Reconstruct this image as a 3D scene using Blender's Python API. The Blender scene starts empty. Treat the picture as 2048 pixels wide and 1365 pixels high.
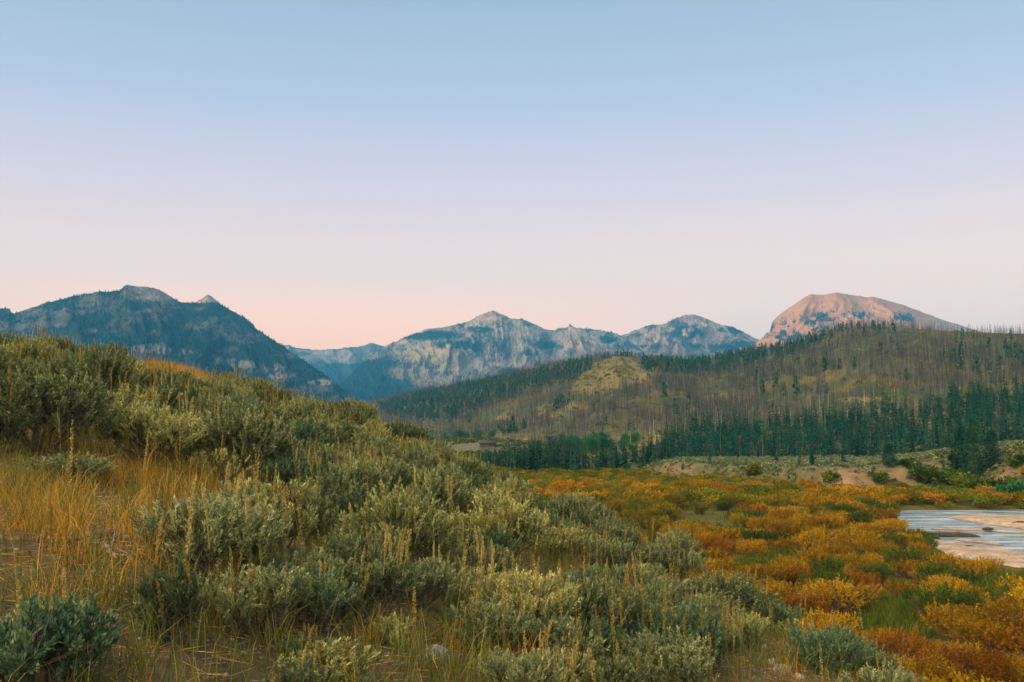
import bpy, math, random
import numpy as np
from mathutils import Vector

SC = bpy.context.scene
COL = SC.collection
R = math.radians

# ------------------------------------------------------------------ camera
EYE = 1.5
PITCH = R(5.1)
FPX = 2048 * 35 / 36.0
cam_d = bpy.data.cameras.new('camera')
cam_d.lens = 35; cam_d.sensor_width = 36
cam_d.clip_start = 0.05; cam_d.clip_end = 60000
cam = bpy.data.objects.new('camera', cam_d); COL.objects.link(cam)
cam.location = (0, 0, EYE); cam.rotation_euler = (R(90) + PITCH, 0, 0)
SC.camera = cam

# ------------------------------------------------------------------ sky, sun, exposure
SUN_AZ = R(232)            # compass bearing of the sun measured from +Y clockwise: behind and to the left
SUN_EL = R(1.2)
SUN_H = np.array([math.sin(SUN_AZ), math.cos(SUN_AZ)])
world = bpy.data.worlds.new('World'); SC.world = world
world.use_nodes = True
nt = world.node_tree; nt.nodes.clear()
def N(tree, kind, **kw):
    n = tree.nodes.new(kind)
    for k, v in kw.items(): setattr(n, k, v)
    return n
def MATH(tree, op, a, b=None, c=None, clamp=False):
    n = tree.nodes.new('ShaderNodeMath'); n.operation = op; n.use_clamp = clamp
    for i, v in enumerate((a, b, c)):
        if v is None: continue
        if isinstance(v, (int, float)): n.inputs[i].default_value = v
        else: tree.links.new(v, n.inputs[i])
    return n.outputs[0]
def RAMP(tree, fac, stops, interp='LINEAR'):
    n = tree.nodes.new('ShaderNodeValToRGB'); n.color_ramp.interpolation = interp
    el = n.color_ramp.elements
    while len(el) < len(stops): el.new(0.5)
    for e, (p, c) in zip(el, stops):
        e.position = p; e.color = (*c, 1) if len(c) == 3 else c
    if fac is not None: tree.links.new(fac, n.inputs[0])
    return n.outputs[0]
out = N(nt, 'ShaderNodeOutputWorld')
tc = N(nt, 'ShaderNodeTexCoord')
sep = N(nt, 'ShaderNodeSeparateXYZ'); nt.links.new(tc.outputs['Generated'], sep.inputs[0])
X, Y, Z = sep.outputs
grad = RAMP(nt, Z, [(0.0, (1.22, 0.68, 0.42)), (0.045, (1.18, 0.76, 0.53)), (0.10, (1.08, 0.76, 0.63)), (0.165, (0.95, 0.71, 0.65)),
                    (0.235, (0.70, 0.62, 0.70)), (0.31, (0.46, 0.53, 0.69)), (0.41, (0.31, 0.44, 0.575)), (1.0, (0.16, 0.28, 0.44))])
# the glow low in the notch of the range
dot_l = MATH(nt, 'ADD', MATH(nt, 'MULTIPLY', X, math.sin(R(-12))), MATH(nt, 'MULTIPLY', Y, math.cos(R(-12))))
g1 = MATH(nt, 'MULTIPLY', MATH(nt, 'SMOOTH_MAX', MATH(nt, 'MULTIPLY', MATH(nt, 'SUBTRACT', dot_l, 0.90), 10.0), 0.0, 0.2, clamp=True),
          MATH(nt, 'SUBTRACT', 1.0, MATH(nt, 'DIVIDE', Z, 0.15), clamp=True))
mix1 = N(nt, 'ShaderNodeMix', data_type='RGBA'); nt.links.new(MATH(nt, 'MULTIPLY', g1, 1.0), mix1.inputs[0])
nt.links.new(grad, mix1.inputs[6]); mix1.inputs[7].default_value = (2.3, 0.85, 0.27, 1)
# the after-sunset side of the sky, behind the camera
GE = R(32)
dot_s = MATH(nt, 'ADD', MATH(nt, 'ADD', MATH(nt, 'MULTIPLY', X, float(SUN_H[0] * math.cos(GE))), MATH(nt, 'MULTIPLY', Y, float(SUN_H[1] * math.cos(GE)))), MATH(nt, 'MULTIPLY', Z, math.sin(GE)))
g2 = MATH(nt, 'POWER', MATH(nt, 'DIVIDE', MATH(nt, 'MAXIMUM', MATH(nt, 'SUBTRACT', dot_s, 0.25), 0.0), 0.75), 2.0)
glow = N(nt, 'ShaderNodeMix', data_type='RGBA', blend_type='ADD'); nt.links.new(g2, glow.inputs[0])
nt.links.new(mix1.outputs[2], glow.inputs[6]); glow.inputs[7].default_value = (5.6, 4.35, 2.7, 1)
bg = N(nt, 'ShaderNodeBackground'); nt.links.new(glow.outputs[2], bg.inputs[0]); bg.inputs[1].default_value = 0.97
sky = N(nt, 'ShaderNodeTexSky', sky_type='NISHITA', sun_disc=False)
sky.sun_elevation = SUN_EL; sky.sun_rotation = SUN_AZ
bg2 = N(nt, 'ShaderNodeBackground'); nt.links.new(sky.outputs[0], bg2.inputs[0]); bg2.inputs[1].default_value = 0.05
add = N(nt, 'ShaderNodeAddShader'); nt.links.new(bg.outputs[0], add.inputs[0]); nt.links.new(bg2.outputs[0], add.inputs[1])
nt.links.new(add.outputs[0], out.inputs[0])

sun_d = bpy.data.lights.new('sun', 'SUN'); sun_d.energy = 5.0; sun_d.angle = R(0.9); sun_d.color = (1.0, 0.44, 0.25)
sun = bpy.data.objects.new('sun', sun_d); COL.objects.link(sun)
to_sun = Vector((SUN_H[0] * math.cos(SUN_EL), SUN_H[1] * math.cos(SUN_EL), math.sin(SUN_EL)))
sun.rotation_euler = to_sun.to_track_quat('Z', 'Y').to_euler()

SC.view_settings.view_transform = 'Standard'; SC.view_settings.look = 'None'
SC.view_settings.exposure = 0.22; SC.view_settings.gamma = 1.0
SC.cycles.max_bounces = 6; SC.cycles.diffuse_bounces = 2; SC.cycles.volume_bounces = 0; SC.cycles.glossy_bounces = 2
SC.cycles.transmission_bounces = 3; SC.cycles.use_denoising = True

# ------------------------------------------------------------------ numeric helpers
def hash01(ix, iy, seed=0):
    h = (ix.astype(np.int64) * 374761393 + iy.astype(np.int64) * 668265263 + seed * 974634777) & 0x7fffffff
    h = ((h ^ (h >> 13)) * 1274126177) & 0x7fffffff
    return ((h ^ (h >> 16)) & 0xffffff) / float(0xffffff)
def vnoise(x, y, seed=0):
    x, y = np.broadcast_arrays(np.asarray(x, float), np.asarray(y, float))
    ix, iy = np.floor(x), np.floor(y); fx, fy = x - ix, y - iy
    fx = fx * fx * fx * (fx * (fx * 6 - 15) + 10); fy = fy * fy * fy * (fy * (fy * 6 - 15) + 10)
    a, b = hash01(ix, iy, seed), hash01(ix + 1, iy, seed)
    c, d = hash01(ix, iy + 1, seed), hash01(ix + 1, iy + 1, seed)
    return (a * (1 - fx) + b * fx) * (1 - fy) + (c * (1 - fx) + d * fx) * fy
def fbm(x, y, octv=4, seed=0, gain=0.5):
    s, a, t = 0, 1.0, 0
    for o in range(octv):
        s = s + a * vnoise(np.asarray(x) * 2 ** o + 17.3 * o, np.asarray(y) * 2 ** o - 9.1 * o, seed + o); t += a; a *= gain
    return s / t
def ridged(x, y, octv=4, seed=0, gain=0.5):
    s, a, t = 0, 1.0, 0
    for o in range(octv):
        n = 1 - np.abs(2 * vnoise(np.asarray(x) * 2 ** o + 7.7 * o, np.asarray(y) * 2 ** o + 3.1 * o, seed + o) - 1)
        s = s + a * n * n; t += a; a *= gain
    return s / t
def sstep(a, b, x):
    t = np.clip((np.asarray(x, float) - a) / (b - a), 0, 1); return t * t * (3 - 2 * t)
def lut(x, pts, k):
    p = np.array(pts, float); return np.interp(x, p[:, 0], p[:, k])
def lutc(x, pts, k):                               # smooth (cosine) table
    p = np.array(pts, float); xs = p[:, 0]; x = np.asarray(x, float)
    i = np.clip(np.searchsorted(xs, x) - 1, 0, len(xs) - 2)
    t = np.clip((x - xs[i]) / (xs[i + 1] - xs[i]), 0, 1); t = t * t * (3 - 2 * t)
    return p[i, k] * (1 - t) + p[i + 1, k] * t
cp, sp = math.cos(PITCH), math.sin(PITCH)
def ray(px, py):                                   # horizontal offset and rise per metre of depth along +Y
    u = (np.asarray(px, float) - 1024) / FPX; v = (682.5 - np.asarray(py, float)) / FPX
    fy = cp - v * sp; fz = sp + v * cp
    return u / fy, fz / fy
def project(x, y, z):
    x, y, z = np.asarray(x, float), np.asarray(y, float), np.asarray(z, float) - EYE
    f = np.maximum(y * cp + z * sp, 1e-3); up = -y * sp + z * cp
    return 1024 + FPX * x / f, 682.5 - FPX * up / f
def px_of(x, y):                                   # picture column of a bearing, read at the level of the horizon
    return np.where(y > 0.02, 1024 + FPX * (x / np.maximum(y, 0.02)) * (1 / cp) , np.where(x > 0, 9000, -9000))
HOR = float(project(0, 1e6, EYE)[1])
def in_poly(px, py, poly):
    px, py = np.asarray(px, float), np.asarray(py, float); ins = np.zeros(px.shape, bool)
    n = len(poly)
    for i in range(n):
        (x1, y1), (x2, y2) = poly[i], poly[(i + 1) % n]
        c = (y1 > py) != (y2 > py)
        with np.errstate(divide='ignore', invalid='ignore'):
            xi = (x2 - x1) * (py - y1) / ((y2 - y1) if y2 != y1 else 1e-9) + x1
        ins ^= c & (px < xi)
    return ins
def ell(px, py, x, y, rx, ry, soft=0.35):
    d = np.hypot((px - x) / rx, (py - y) / ry); return 1 - sstep(1 - soft, 1 + soft, d)
def unit(v):
    return v / np.maximum(np.linalg.norm(v, axis=-1, keepdims=True), 1e-9)

# ------------------------------------------------------------------ mesh helpers
class Geo:
    def __init__(s): s.V, s.T, s.Q, s.A, s.n = [], [], [], [], 0
    def add(s, V, T=None, Q=None, tint=None):
        V = np.asarray(V, float).reshape(-1, 3)
        s.V.append(V)
        if T is not None and len(T): s.T.append(np.asarray(T, np.int64) + s.n)
        if Q is not None and len(Q): s.Q.append(np.asarray(Q, np.int64) + s.n)
        s.A.append(np.full(len(V), 0.5) if tint is None else np.broadcast_to(np.asarray(tint, float), (len(V),)))
        s.n += len(V)
    def arrays(s):
        V = np.concatenate(s.V) if s.V else np.zeros((0, 3))
        T = np.concatenate(s.T) if s.T else np.zeros((0, 3), int)
        Q = np.concatenate(s.Q) if s.Q else np.zeros((0, 4), int)
        A = np.concatenate(s.A) if s.A else np.zeros(0)
        return V, T, Q, A
    def leaves(s, P, D, L, W, rng, tint=None, fold=0.0):
        n = len(P); D = unit(D)
        S = unit(np.cross(D, rng.normal(size=(n, 3))))
        L = np.broadcast_to(np.asarray(L, float), (n,))[:, None]; W = np.broadcast_to(np.asarray(W, float), (n,))[:, None]
        V = np.stack([P, P + D * L * 0.55 + S * W * 0.5, P + D * L, P + D * L * 0.55 - S * W * 0.5], 1).reshape(-1, 3)
        Q = np.arange(4 * n).reshape(n, 4)
        s.add(V, Q=Q, tint=None if tint is None else np.repeat(np.broadcast_to(tint, (n,)), 4))
    def twigs(s, A, B, ra, rb, sides=3, tint=None):
        A, B = np.asarray(A, float).reshape(-1, 3), np.asarray(B, float).reshape(-1, 3); n = len(A)
        d = unit(B - A); ref = np.where(np.abs(d[:, 2:3]) > 0.9, np.array([[1.0, 0, 0]]), np.array([[0, 0, 1.0]]))
        u = unit(np.cross(d, ref)); v = np.cross(d, u)
        ang = np.arange(sides) * 2 * math.pi / sides
        off = u[:, None] * np.cos(ang)[None, :, None] + v[:, None] * np.sin(ang)[None, :, None]
        ra = np.broadcast_to(np.asarray(ra, float), (n,))[:, None, None]; rb = np.broadcast_to(np.asarray(rb, float), (n,))[:, None, None]
        V = np.concatenate([A[:, None] + off * ra, B[:, None] + off * rb], 1).reshape(-1, 3)
        k = np.arange(sides); k2 = (k + 1) % sides
        q = np.stack([k, k2, k2 + sides, k + sides], 1)
        Q = (q[None] + (np.arange(n) * 2 * sides)[:, None, None]).reshape(-1, 4)
        s.add(V, Q=Q, tint=None if tint is None else np.repeat(np.broadcast_to(tint, (n,)), 2 * sides))
    def path(s, pts, r0, r1, sides=5, tint=None):
        pts = np.asarray(pts, float); k = len(pts); t = np.linspace(0, 1, k); rad = r0 * (1 - t) + r1 * t
        d = unit(np.gradient(pts, axis=0)); ref = np.array([0.31, 0.87, 0.1])
        u = unit(np.cross(d, ref)); v = np.cross(d, u); ang = np.arange(sides) * 2 * math.pi / sides
        V = pts[:, None] + (u[:, None] * np.cos(ang)[None, :, None] + v[:, None] * np.sin(ang)[None, :, None]) * rad[:, None, None]
        Q = []
        for i in range(k - 1):
            for j in range(sides):
                Q.append((i * sides + j, i * sides + (j + 1) % sides, (i + 1) * sides + (j + 1) % sides, (i + 1) * sides + j))
        s.add(V.reshape(-1, 3), Q=Q, tint=tint)
def mesh_from(name, V, T, Q, mat, attr=None, color=None, smooth=False):
    me = bpy.data.meshes.new(name)
    nT, nQ = len(T), len(Q)
    me.vertices.add(len(V)); me.vertices.foreach_set('co', np.asarray(V, np.float32).ravel())
    me.loops.add(nT * 3 + nQ * 4)
    me.loops.foreach_set('vertex_index', np.concatenate([np.asarray(T, np.int32).ravel(), np.asarray(Q, np.int32).ravel()]).astype(np.int32))
    me.polygons.add(nT + nQ)
    me.polygons.foreach_set('loop_start', np.concatenate([np.arange(nT) * 3, nT * 3 + np.arange(nQ) * 4]).astype(np.int32))
    if smooth: me.polygons.foreach_set('use_smooth', np.ones(nT + nQ, bool))
    me.update(calc_edges=True)
    if attr is not None:
        a = me.attributes.new('tint', 'FLOAT', 'POINT'); a.data.foreach_set('value', np.asarray(attr, np.float32))
    if color is not None:
        a = me.attributes.new('ground', 'FLOAT_COLOR', 'POINT')
        c = np.ones((len(V), 4), np.float32); c[:, :3] = color; a.data.foreach_set('color', c.ravel())
    me.materials.append(mat)
    return me
def link(name, me, parent=None, **props):
    o = bpy.data.objects.new(name, me); COL.objects.link(o)
    if parent is not None: o.parent = parent
    for k, v in props.items(): o[k] = v
    return o
def geo_mesh(name, g, mat, smooth=False):
    V, T, Q, A = g.arrays(); return mesh_from(name, V, T, Q, mat, attr=A, smooth=smooth)
def empty(name, loc, label, category, group=None):
    o = bpy.data.objects.new(name, None); COL.objects.link(o); o.location = loc; o.empty_display_size = 0.2
    o['label'] = label; o['category'] = category
    if group: o['group'] = group
    return o
def merge(protos, pos, rot, scl, pick, squash=None, tshift=None):
    """many copies of low-detail shapes as the arrays of one mesh"""
    Vs, Ts, Qs, As, n = [], [], [], [], 0
    pos = np.asarray(pos, float)
    for k, (V, T, Q, A) in enumerate(protos):
        idx = np.nonzero(pick == k)[0]
        if not len(idx): continue
        c, s_ = np.cos(rot[idx])[:, None], np.sin(rot[idx])[:, None]; sc = scl[idx][:, None]
        zs = sc if squash is None else sc * squash[idx][:, None]
        W = np.stack([(V[None, :, 0] * c - V[None, :, 1] * s_) * sc + pos[idx, 0:1], (V[None, :, 0] * s_ + V[None, :, 1] * c) * sc + pos[idx, 1:2],
                      V[None, :, 2] * zs + pos[idx, 2:3]], -1)
        m, nv = len(idx), len(V); off = n + np.arange(m) * nv
        Vs.append(W.reshape(-1, 3)); Ts.append((T[None] + off[:, None, None]).reshape(-1, 3)); Qs.append((Q[None] + off[:, None, None]).reshape(-1, 4))
        a = np.broadcast_to(A[None], (m, nv))
        if tshift is not None: a = np.clip(a * 0.5 + tshift[idx][:, None], 0, 1)
        As.append(a.reshape(-1)); n += m * nv
    return np.concatenate(Vs), np.concatenate(Ts), np.concatenate(Qs), np.concatenate(As)

# ------------------------------------------------------------------ materials
def new_mat(name):
    m = bpy.data.materials.new(name); m.use_nodes = True; m.node_tree.nodes.clear(); return m, m.node_tree
def leaf_mat(name, stops, transl=0.25, rand=0.25, rough=None):
    """leaves: colour picked along a ramp by each leaf's own number, shifted plant by plant"""
    m, t = new_mat(name)
    o = N(t, 'ShaderNodeOutputMaterial'); at = N(t, 'ShaderNodeAttribute', attribute_name='tint'); oi = N(t, 'ShaderNodeObjectInfo')
    f = MATH(t, 'ADD', at.outputs['Fac'], MATH(t, 'MULTIPLY', MATH(t, 'SUBTRACT', oi.outputs['Random'], 0.5), rand * 2), clamp=True)
    c = RAMP(t, f, stops)
    d = N(t, 'ShaderNodeBsdfDiffuse'); tr = N(t, 'ShaderNodeBsdfTranslucent'); mx = N(t, 'ShaderNodeMixShader'); mx.inputs[0].default_value = transl
    t.links.new(c, d.inputs[0]); t.links.new(c, tr.inputs[0]); t.links.new(d.outputs[0], mx.inputs[1]); t.links.new(tr.outputs[0], mx.inputs[2])
    t.links.new(mx.outputs[0], o.inputs[0]); return m
def bark_mat(name, a, b, scale=30):
    m, t = new_mat(name)
    o = N(t, 'ShaderNodeOutputMaterial'); p = N(t, 'ShaderNodeBsdfPrincipled'); p.inputs['Roughness'].default_value = 0.9
    tcn = N(t, 'ShaderNodeTexCoord'); no = N(t, 'ShaderNodeTexNoise'); no.inputs['Scale'].default_value = scale; no.inputs['Detail'].default_value = 5
    t.links.new(tcn.outputs['Object'], no.inputs['Vector']); c = RAMP(t, no.outputs[0], [(0.35, a), (0.65, b)])
    t.links.new(c, p.inputs['Base Color']); bu = N(t, 'ShaderNodeBump'); bu.inputs['Strength'].default_value = 0.4; bu.inputs['Distance'].default_value = 0.01
    t.links.new(no.outputs[0], bu.inputs['Height']); t.links.new(bu.outputs[0], p.inputs['Normal']); t.links.new(p.outputs[0], o.inputs[0]); return m
def earth_mat(name, scales, bump=0.5, dist=0.05, contrast=0.5):
    """ground, rock and scree: the surface's own colour, broken up at several sizes"""
    m, t = new_mat(name)
    o = N(t, 'ShaderNodeOutputMaterial'); p = N(t, 'ShaderNodeBsdfPrincipled'); p.inputs['Roughness'].default_value = 0.95
    p.inputs['Specular IOR Level'].default_value = 0.1
    at = N(t, 'ShaderNodeAttribute', attribute_name='ground'); ge = N(t, 'ShaderNodeNewGeometry')
    acc, h = None, None
    for k, s in enumerate(scales):
        no = N(t, 'ShaderNodeTexNoise'); no.inputs['Scale'].default_value = s; no.inputs['Detail'].default_value = 6; no.inputs['Roughness'].default_value = 0.65
        t.links.new(ge.outputs['Position'], no.inputs['Vector'])
        v = MATH(t, 'SUBTRACT', no.outputs[0], 0.5); acc = v if acc is None else MATH(t, 'ADD', acc, v)
    f = MATH(t, 'ADD', 1.0, MATH(t, 'MULTIPLY', acc, contrast * 2))
    vm = N(t, 'ShaderNodeVectorMath', operation='SCALE'); t.links.new(at.outputs['Color'], vm.inputs[0]); t.links.new(MATH(t, 'MAXIMUM', f, 0.15), vm.inputs['Scale'])
    t.links.new(vm.outputs[0], p.inputs['Base Color'])
    bu = N(t, 'ShaderNodeBump'); bu.inputs['Strength'].default_value = bump; bu.inputs['Distance'].default_value = dist
    t.links.new(acc, bu.inputs['Height']); t.links.new(bu.outputs[0], p.inputs['Normal']); t.links.new(p.outputs[0], o.inputs[0]); return m

M_SAGE = leaf_mat('sage_grey_green', [(0, (0.040, 0.066, 0.028)), (0.5, (0.138, 0.172, 0.084)), (1, (0.420, 0.430, 0.180))], 0.10, 0.2)
M_SAGE_TEAL = leaf_mat('sage_blue_green', [(0, (0.030, 0.070, 0.040)), (0.6, (0.104, 0.176, 0.088)), (1, (0.280, 0.325, 0.145))], 0.10, 0.15)
M_SAGE_PALE = leaf_mat('sage_pale_yellow', [(0, (0.070, 0.100, 0.038)), (0.5, (0.270, 0.285, 0.105)), (1, (0.680, 0.620, 0.210))], 0.10, 0.15)
M_STALK = leaf_mat('seed_stalk', [(0, (0.200, 0.135, 0.036)), (0.5, (0.400, 0.300, 0.080)), (1, (0.620, 0.500, 0.180))], 0.25, 0.3)
M_WOOD = bark_mat('sage_wood', (0.045, 0.036, 0.026), (0.13, 0.105, 0.08), 25)
M_DEADWOOD = bark_mat('weathered_wood', (0.14, 0.11, 0.085), (0.40, 0.32, 0.25), 18)
M_BARK = bark_mat('conifer_bark', (0.06, 0.045, 0.035), (0.14, 0.11, 0.085), 4)
M_SNAG = leaf_mat('burned_wood', [(0, (0.034, 0.036, 0.038)), (0.6, (0.094, 0.092, 0.088)), (1, (0.50, 0.42, 0.32))], 0.0, 0.45)
M_NEEDLE = leaf_mat('conifer_needles', [(0, (0.006, 0.038, 0.030)), (0.5, (0.020, 0.090, 0.060)), (1, (0.075, 0.155, 0.070))], 0.1, 0.3)
M_FARNEEDLE = leaf_mat('far_conifer_needles', [(0, (0.002, 0.020, 0.026)), (1, (0.009, 0.048, 0.050))], 0.0, 0.2)
M_ASPEN = leaf_mat('bright_green_leaves', [(0, (0.020, 0.090, 0.040)), (1, (0.060, 0.190, 0.070))], 0.3, 0.3)
W_ORANGE = leaf_mat('willow_orange', [(0, (0.150, 0.075, 0.006)), (0.5, (0.360, 0.195, 0.009)), (1, (0.680, 0.410, 0.022))], 0.35, 0.25)
W_RUST = leaf_mat('willow_rust', [(0, (0.130, 0.050, 0.007)), (0.5, (0.270, 0.100, 0.009)), (1, (0.500, 0.220, 0.016))], 0.35, 0.25)
W_OLIVE = leaf_mat('willow_olive', [(0, (0.060, 0.070, 0.006)), (0.5, (0.170, 0.140, 0.009)), (1, (0.420, 0.310, 0.020))], 0.35, 0.25)
W_GREEN = leaf_mat('willow_green', [(0, (0.020, 0.056, 0.009)), (0.5, (0.060, 0.115, 0.014)), (1, (0.180, 0.210, 0.026))], 0.35, 0.25)
M_GOLD = leaf_mat('golden_dry_grass', [(0, (0.200, 0.090, 0.014)), (0.5, (0.560, 0.280, 0.034)), (1, (0.800, 0.500, 0.110))], 0.35, 0.0)
M_OLIVEGRASS = leaf_mat('olive_grass', [(0, (0.055, 0.080, 0.018)), (0.5, (0.150, 0.165, 0.036)), (1, (0.400, 0.320, 0.080))], 0.3, 0.0)
M_MEADOW = leaf_mat('meadow_grass_green', [(0, (0.026, 0.060, 0.010)), (0.5, (0.070, 0.120, 0.016)), (1, (0.340, 0.250, 0.040))], 0.3, 0.0)
M_REDLEAF = leaf_mat('red_brown_forb', [(0, (0.160, 0.045, 0.018)), (1, (0.420, 0.150, 0.040))], 0.3, 0.2)
M_GROUND = earth_mat('ground_earth', (0.35, 2.2, 14.0), 0.6, 0.04, 0.75)
M_HILL = earth_mat('hill_earth', (0.012, 0.06, 0.3), 0.3, 1.0, 0.6)
M_ROCK = earth_mat('mountain_rock', (0.0035, 0.014, 0.055), 0.9, 22.0, 0.75)
M_SCREE = earth_mat('dome_scree', (0.0022, 0.011, 0.05), 0.5, 8.0, 0.35)
M_STONE = earth_mat('stone', (6.0, 25.0), 0.4, 0.008, 0.5)
M_GRAVEL = earth_mat('gravel', (0.5, 3.0, 9.0), 0.8, 0.06, 0.8)
def water_mat():
    m, t = new_mat('river_water'); o = N(t, 'ShaderNodeOutputMaterial'); p = N(t, 'ShaderNodeBsdfPrincipled')
    p.inputs['Base Color'].default_value = (0.035, 0.085, 0.095, 1); p.inputs['Roughness'].default_value = 0.22; p.inputs['IOR'].default_value = 1.33
    ge = N(t, 'ShaderNodeNewGeometry'); mp = N(t, 'ShaderNodeMapping'); mp.inputs['Scale'].default_value = (0.5, 1.6, 1)
    t.links.new(ge.outputs['Position'], mp.inputs[0]); no = N(t, 'ShaderNodeTexNoise'); no.inputs['Scale'].default_value = 0.9; no.inputs['Detail'].default_value = 5
    t.links.new(mp.outputs[0], no.inputs['Vector']); bu = N(t, 'ShaderNodeBump'); bu.inputs['Strength'].default_value = 0.9; bu.inputs['Distance'].default_value = 0.35
    t.links.new(no.outputs[0], bu.inputs['Height']); t.links.new(bu.outputs[0], p.inputs['Normal']); t.links.new(p.outputs[0], o.inputs[0])
    m2 = N(t, 'ShaderNodeMapping'); m2.inputs['Scale'].default_value = (0.07, 0.30, 1); m2.inputs['Rotation'].default_value = (0, 0, R(-14)); t.links.new(ge.outputs['Position'], m2.inputs[0])
    n2_ = N(t, 'ShaderNodeTexNoise'); n2_.inputs['Scale'].default_value = 1.6; n2_.inputs['Detail'].default_value = 9; n2_.inputs['Roughness'].default_value = 0.72; t.links.new(m2.outputs[0], n2_.inputs['Vector'])
    t.links.new(RAMP(t, n2_.outputs[0], [(0.36, (0.05, 0.13, 0.16)), (0.50, (0.20, 0.27, 0.29)), (0.60, (0.50, 0.53, 0.53))]), p.inputs['Base Color']); return m
M_WATER = water_mat()

# ------------------------------------------------------------------ ground sheet
FLAT = -10.6
WATER = -11.25
#  column, row of the bare ground's edge, metres to that edge
EDGE = [(-9000, 700, 26), (-600, 690, 27), (0, 712, 28), (120, 716, 29), (250, 738, 30), (330, 744, 32), (430, 778, 32), (550, 815, 31), (660, 843, 29), (780, 888, 27),
        (870, 928, 25), (960, 972, 23), (1060, 1012, 21), (1150, 1062, 19), (1250, 1120, 17), (1350, 1175, 15.5), (1450, 1228, 14), (1550, 1285, 12.5),
        (1620, 1330, 11), (1700, 1385, 10), (1800, 1460, 9), (2048, 1650, 8), (3000, 1800, 8), (9000, 1800, 8)]
#  column, row of the bank's foot on the flats, height of its top above the flats, width of its face
BANK = [(-9000, 938, 0.4, 12), (900, 938, 0.4, 12), (1200, 944, 1.3, 12), (1290, 948, 2.2, 11), (1350, 956, 3.6, 11), (1500, 968, 3.7, 11), (1700, 984, 4.3, 12), (1800, 986, 5.4, 13),
        (1900, 989, 7.5, 19), (1950, 992, 8.6, 22), (2048, 1004, 9.4, 26), (2300, 1055, 10, 26), (9000, 1055, 10, 26)]
#  column, row of the far hill's foot, metres to it
FOOT = [(-9000, 872, 1200), (700, 872, 1200), (1000, 878, 700), (1200, 898, 480), (1350, 914, 400), (1700, 910, 360), (2048, 894, 330), (9000, 890, 320)]
RIVER = [(1780, 1021), (2048, 1019), (2600, 1012), (3400, 1250), (2300, 1180), (2048, 1146), (1930, 1128), (1850, 1092), (1805, 1062)]
def dist_flat(py, z=FLAT): return (EYE - z) / np.maximum(-ray(0, py)[1], 1e-4)
RIV_W = [(float(ray(a, b)[0] * dist_flat(b, WATER)), float(dist_flat(b, WATER))) for a, b in RIVER]
def river_mask(x, y, soft=2.5):
    x, y = np.asarray(x, float), np.asarray(y, float)
    ins = in_poly(x, y, RIV_W); d = np.full(x.shape, 1e9)
    for i in range(len(RIV_W)):
        (x1, y1), (x2, y2) = RIV_W[i], RIV_W[(i + 1) % len(RIV_W)]
        L2 = (x2 - x1) ** 2 + (y2 - y1) ** 2
        t = np.clip(((x - x1) * (x2 - x1) + (y - y1) * (y2 - y1)) / L2, 0, 1)
        d = np.minimum(d, np.hypot(x - x1 - t * (x2 - x1), y - y1 - t * (y2 - y1)))
    sd = np.where(ins, d, -d) + 1.6 * (fbm(x * 0.14, y * 0.14, 3, 5) - 0.5)
    return sstep(-soft * 0.4, soft, sd)
def ground_parts(x, y):
    x, y = np.asarray(x, float), np.asarray(y, float)
    r = np.hypot(x, y); col = px_of(x, y); col = np.clip(col, -9000, 9000)
    az = np.arctan2(x, y)
    De = lut(col, EDGE, 2)
    slope_v = ray(1024, lut(col, EDGE, 1))[1]
    depth_to_r = 1 / np.maximum(np.cos(np.clip(az, -1.2, 1.2)), 0.36)
    ze = EYE + slope_v * De / depth_to_r
    ze = np.where(az > 0.7, np.minimum(ze, -1.8) + sstep(1.6, 2.8, az) * 2.2, ze)
    behind = sstep(1.75, 2.6, np.abs(az))
    ze = ze * (1 - behind) + 2.0 * behind
    De = De * (1 - behind) + 60 * behind
    s_in = ze / De; xx = np.maximum(r - De, 0); w = 3.5
    hill = np.where(r < De, s_in * r, ze + s_in * xx - (s_in + 0.62) * (xx - w * (1 - np.exp(-xx / w))))
    hill = hill + sstep(1.5, 8, r) * (0.35 * (fbm(x * 0.35, y * 0.35, 3, 11) - 0.5) + 0.10 * (fbm(x * 1.7, y * 1.7, 3, 12) - 0.5))
    # the flats, the terrace with its cut bank, the rise to the far hill
    Db = dist_flat(lut(col, BANK, 1)) * depth_to_r; hb = lutc(col, BANK, 2); wb = lut(col, BANK, 3)
    Df = lutc(col, FOOT, 2) * depth_to_r; zf = EYE + ray(1024, lutc(col, FOOT, 1))[1] * lutc(col, FOOT, 2)
    wob = 5 * (fbm(x * 0.05, y * 0.05, 3, 21) - 0.5) + 2.2 * (fbm(x * 0.25, y * 0.25, 3, 22) - 0.5)
    bank = sstep(0, 1, (r + wob - Db) / wb)
    far = sstep(0, 1, (r - Db - wb) / np.maximum(Df - Db - wb, 20))
    ztop = FLAT + hb
    low = FLAT + hb * bank + (zf - ztop) * far * bank - 0.02 * np.clip(r - Df - 40, 0, 2500)
    low = low + 0.25 * (fbm(x * 0.08, y * 0.08, 3, 31) - 0.5)
    low = np.where(np.abs(az) < 1.3, low, FLAT)
    rm = river_mask(x, y)
    low = low - 1.5 * rm
    k = 0.8
    d = hill - low
    z = low + np.log1p(np.exp(np.clip(d / k, -40, 40))) * k
    return z, hill, low, bank, rm, r, col, Db, Df
def ground_z(x, y): return ground_parts(x, y)[0]

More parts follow.
